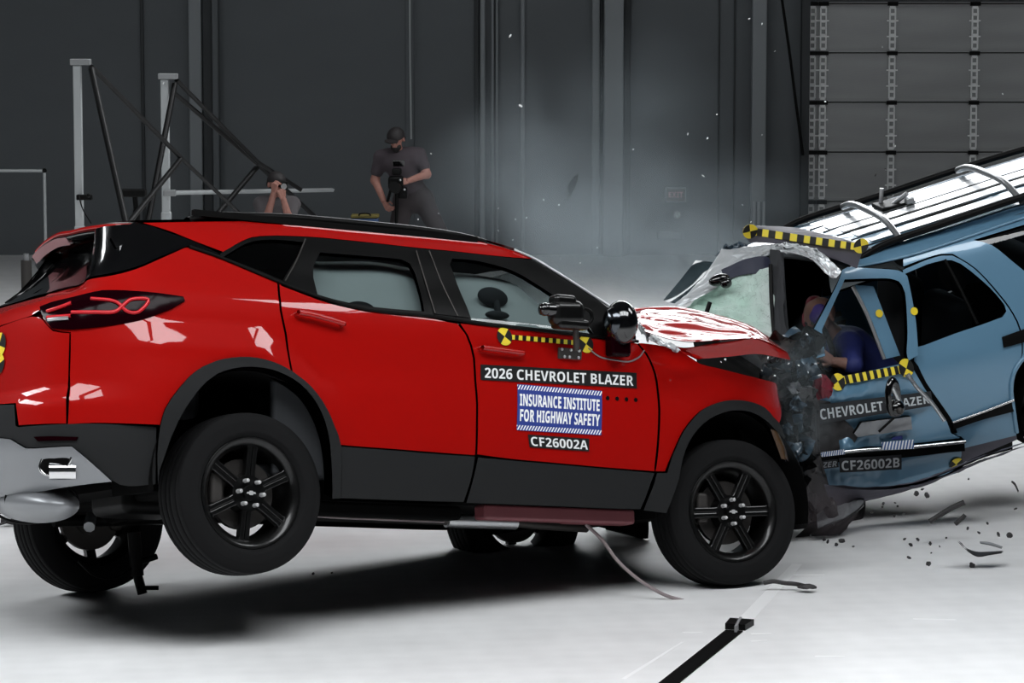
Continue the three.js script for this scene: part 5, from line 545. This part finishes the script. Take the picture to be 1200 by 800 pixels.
{ // equipment cart with a yellow-lidded case
  const p = site(428, 262, 31), o = thing('equipment_cart', 'dark equipment cart behind the red car roof near the camera operator', 'cart', [p.x, 0, p.z]); for (const y of [0.2, p.y - 0.03]) part('shelf', rbx(0.5, 0.04, 0.4, 0.01, [0, y, 0]), M.blackSteel, o); for (const [x, z] of [[-1, -1], [-1, 1], [1, -1], [1, 1]]) { part('leg', bar([x * 0.22, 0.06, z * 0.17], [x * 0.22, p.y - 0.03, z * 0.17], 0.016), M.blackSteel, o); part('castor', T(new THREE.CylinderGeometry(0.04, 0.04, 0.025, 16), [x * 0.22, 0.04, z * 0.17], [Math.PI / 2, 0, 0]), M.black, o); }
  const k = thing('tool_case', 'blue tool case with a dull yellow lid on the dark cart behind the red car', 'case', [p.x, p.y - 0.01, p.z]); part('body', rbx(0.28, 0.07, 0.2, 0.015, [0, 0.035, 0]), M.blueCase, k); part('lid', rbx(0.29, 0.035, 0.21, 0.012, [0, 0.09, 0]), S({ color: 0x5c521a, roughness: 0.6 }), k); part('handle', tube([[-0.06, 0.1, 0.1], [-0.05, 0.12, 0.12], [0.05, 0.12, 0.12], [0.06, 0.1, 0.1]], 0.008, 16, 6), M.black, k);
}
// ------------------------------------------------------------------ debris thrown by the crash
{
  const R = rng(5), chunk = (s, seed, flatness = 0.5) => { const g = new THREE.IcosahedronGeometry(1, 1), p = g.attributes.position; for (let i = 0; i < p.count; i++) { const k = 1 + 0.5 * nz3(p.getX(i) * 1.4, p.getY(i) * 1.4, p.getZ(i) * 1.4 + seed); p.setXYZ(i, p.getX(i) * s * k, p.getY(i) * s * k * flatness, p.getZ(i) * s * k * 0.7); } const h = g.index ? g.toNonIndexed() : g; h.computeVertexNormals(); return h; };
  const stick = (pts, r, name, label, m = M.debris, cat = 'debris') => solo(name, tube(pts.map((q) => site(...q)), r, 30, 5).scale(1, 1, 1), m, label, cat);
  stick([[1089, 611, 16.6], [1100, 604, 16.6], [1113, 596, 16.6], [1130, 588, 16.6]], 0.016, 'trim_strip', 'long dark strip of broken trim flying over the floor at the right');
  stick([[1119, 614, 16.2], [1125, 609, 16.2], [1131, 603, 16.2]], 0.013, 'trim_strip', 'short dark strip of broken trim flying just below the long one');
  solo('bumper_scrap', sheet([[[1123, 633, 15.9], [1131, 641, 15.9], [1144, 646, 15.9], [1160, 646, 15.9], [1176, 645, 15.9]], [[1127, 636, 15.8], [1135, 645, 15.8], [1146, 651, 15.8], [1160, 649, 15.8], [1173, 647, 15.8]]].map((r) => r.map((q) => site(...q).toArray())), 24, 5, { thick: 0.006 }), M.debris, 'curved black scrap of bumper flying low over the floor at the right', 'debris');
  solo('bumper_scrap', sheet([[[1148, 634, 15.9], [1160, 635, 15.9], [1175, 640, 15.9]], [[1149, 636, 15.85], [1161, 638, 15.85], [1174, 642, 15.85]]].map((r) => r.map((q) => site(...q).toArray())), 10, 3, { thick: 0.004 }), M.debrisGrey, 'thin grey scrap flying just above the curved black one', 'debris');
  solo('trim_strip', sheet([[[1186, 563, 16.4], [1190, 566, 16.4], [1194, 575, 16.4]], [[1185, 565, 16.4], [1189, 569, 16.4], [1193, 577, 16.4]]].map((r) => r.map((q) => site(...q).toArray())), 8, 3, { thick: 0.006 }), M.debris, 'bent black fragment in the air below the blue sill at the right edge', 'debris');
  const wireP = [[895, 683, 15.2], [906, 681, 15.2], [920, 683, 15.2], [932, 684, 15.2], [945, 687, 15.15], [955, 687, 15.1]].map((q) => { const v = site(...q); v.y = Math.max(0.02, v.y); return v; }); const wl = thing('lamp_harness', 'dark piece of wiring lying on the floor beside the red car front tyre', 'debris'); part('cable', tube(wireP.slice(0, 5), 0.012, 30, 6), M.debris, wl); part('connector', T(chunk(0.05, 3, 0.25), wireP[4].toArray()), M.debris, wl);
  { const b = site(14, 649, 17.2); b.y = 0.03; const o = thing('plastic_scrap', 'jumble of dark broken plastic lying on the floor at the far left', 'debris', b.toArray()); part('shell', T(chunk(0.06, 7, 0.5), [0, 0.01, 0]), M.debris, o); part('lens', T(chunk(0.025, 8, 0.6), [-0.01, 0.03, 0.03]), M.alu, o); part('tab', bar([0.03, 0, 0.02], [0.09, -0.02, 0.03], 0.008), M.debris, o); part('tab', bar([-0.08, -0.02, 0.02], [-0.02, 0.0, 0.04], 0.008), M.debris, o); }
  for (const [x, y, r] of [[1074, 578, 3], [1081, 573, 2], [1086, 580, 3.4], [1035, 590, 1.8], [1049, 589, 1.4], [1052, 593, 1.2], [1048, 604, 1.6], [1059, 602, 1.4], [1065, 653, 2.4], [1060, 645, 1.8], [1067, 661, 2.4], [1075, 668, 2.2], [1088, 660, 2.6], [1090, 646, 2.2], [1091, 665, 1.2], [1134, 619, 2], [1147, 624, 2], [1157, 613, 1.6], [1170, 626, 2.6], [1183, 627, 3], [1139, 666, 3.4], [1190, 596, 2], [1135, 561, 1.2], [970, 640, 2.4], [986, 646, 3.4], [980, 652, 2], [966, 632, 2], [1000, 640, 1.4], [950, 628, 1.6], [1101, 640, 1.2], [367, 672, 1.6], [389, 671, 1.2], [1034, 594, 1.3], [1022, 600, 1.4], [1109, 630, 1.2]]) { const d = x < 500 ? 15.2 : 15.4 + R() * 1.3, g = chunk(r * d / 3500 * 1.15, x, 0.5 + R() * 0.5); g.rotateZ(R() * 6); const v = site(x, y, d); if (v.y < 0.01) v.y = 0.012; g.translate(v.x, v.y, v.z); solo('fragment', g, M.debris, x < 500 ? 'tiny dark fragment on the white floor under the tail of the red car' : x < 1010 ? 'small dark fragment on the floor just behind the front tyre and bumper piece' : y < 615 ? 'small dark fragment falling in the air just below the blue car' : 'small dark fragment over the shadowed floor at the right, below the blue car', 'fragment', x < 500 ? 'fragments under the red tail' : x < 1010 ? 'fragments behind the tyre' : y < 615 ? 'fragments falling under the blue car' : 'fragments over the floor at the right'); }
  for (const [x, y, r, m] of [[598, 42, 3], [610, 124, 3.2], [806, 157, 2.2], [824, 206, 2.6], [829, 195, 2.4, 1], [829, 162, 2.2], [840, 134, 1.8], [878, 22, 1.6], [893, 28, 1.8], [908, 60, 1.6], [893, 158, 1.4], [742, 175, 1.6], [604, 257, 2], [617, 255, 1.4], [584, 244, 1.4], [637, 234, 1.8], [519, 279, 1.6], [490, 257, 1.8], [514, 250, 1.4], [967, 119, 1.6], [1049, 171, 2.4], [1034, 55, 1.4], [1175, 110, 1.4], [1026, 205, 2.4, 1], [1038, 198, 2, 1], [601, 281, 1.4], [680, 308, 1.4], [657, 303, 1.2], [700, 290, 1.2], [505, 180, 1.4], [880, 260, 1.4], [870, 240, 1.3], [655, 240, 1.4], [584, 270, 1.3], [850, 421, 2.2], [900, 419, 2.4], [924, 426, 2], [845, 424, 1.5], [893, 434, 1.6], [908, 440, 1.5], [936, 428, 1.6], [947, 436, 1.6]]) { const d = 15.2 + R() * 1.2, g = chunk(r * d / 3500 * 0.8, x + y, 0.35); g.rotateZ(R() * 6); g.rotateX(R() * 6); const v = site(x, y, y > 400 ? 15.1 : d); g.translate(v.x, v.y, v.z); if (m) solo('fragment', g, M.debris, 'dark fragment hanging in the air above the cars', 'fragment', 'dark fragments in the air'); else solo('glass_shard', g, M.shard, y > 400 ? 'tiny bright shard in the gap under the red bonnet' : x > 720 ? 'tiny bright shard in the air above the blue car and bonnet' : 'tiny bright shard in the air before the wall above the red roof', 'shard', y > 400 ? 'shards under the bonnet' : x > 720 ? 'shards above the blue car' : 'shards above the red roof'); }
}
// ------------------------------------------------------------------ smoke of the impact: soft lens-shaped billows
{
  const R = rng(11), puffs = { pale: [], dark: [] };
  const puff = (px, py, d, rx, ry, a, to) => {
    const c = site(px, py, d), g = new THREE.SphereGeometry(1, 28, 18), p = g.attributes.position, col = new Float32Array(p.count * 4), sx = rx * d / 3500, sy = ry * d / 3500, sd = R() * 50, tl = (R() - 0.5) * 0.7, tw = (R() - 0.5) * 0.5;
    for (let i = 0; i < p.count; i++) { const X = p.getX(i), Y = p.getY(i), Z = p.getZ(i), rr = X * X + Y * Y, k = 1 + 0.22 * nz3(X * 1.3, Y * 1.3, sd); col[i * 4] = col[i * 4 + 1] = col[i * 4 + 2] = 1; col[i * 4 + 3] = a * Math.max(0, 1 - rr) ** 1.6 * (0.75 + 0.5 * nz3(X * 2.2, Y * 2.2, sd + 9)); p.setXYZ(i, X * sx * k, Y * sy * k, Z * 0.3 * Math.min(sx, sy) * k); }
    g.setAttribute('color', new THREE.BufferAttribute(col, 4)); g.rotateY(tw); g.rotateX(tl * 0.5); g.translate(c.x, c.y, c.z); g.computeVertexNormals(); puffs[to].push(g);
  };
  for (const [px, py, rx, ry, a, n] of [[690, 290, 110, 90, 0.16, 3], [640, 220, 90, 110, 0.11, 3], [760, 250, 110, 120, 0.11, 3], [600, 180, 80, 120, 0.07, 2], [830, 300, 90, 60, 0.14, 3], [760, 330, 60, 40, 0.16, 2], [850, 250, 90, 80, 0.08, 2], [560, 230, 70, 90, 0.05, 2], [720, 150, 130, 120, 0.05, 2], [930, 250, 90, 60, 0.05, 1], [590, 110, 60, 110, 0.04, 1]]) for (let i = 0; i < n; i++) puff(px + (R() - 0.5) * rx * 0.5, py + (R() - 0.5) * ry * 0.5, 18.6 + R() * 4, rx * (0.8 + R() * 0.4), ry * (0.8 + R() * 0.4), a, 'pale');
  for (const [px, py, d, rx, ry, a] of [[965, 596, 15.75, 46, 42, 0.22], [1005, 622, 15.8, 60, 26, 0.14]]) puff(px, py, d, rx, ry, a, 'dark');
  for (const [px, py, rx, ry, a] of [[930, 440, 45, 50, 0.06], [945, 500, 40, 45, 0.05], [905, 420, 40, 25, 0.05], [960, 400, 40, 40, 0.05]]) puff(px, py, 15.55, rx, ry, a, 'pale');
  const mk = (l, m, label, n) => { const g = mergeGeometries(l); const o = solo(n, g, m, label, 'smoke', null, 'stuff'); o.castShadow = false; };
  mk(puffs.pale, S({ color: 0xb9c6cc, roughness: 1, transparent: true, vertexColors: true }), 'pale blue-grey smoke hanging over the bonnet and before the dark wall', 'smoke_cloud'); mk(puffs.dark, S({ color: 0x4a4246, roughness: 1, transparent: true, vertexColors: true }), 'dark brownish dust low between the red front tyre and the blue car', 'dust_cloud');
}
renderer.render(scene, camera);
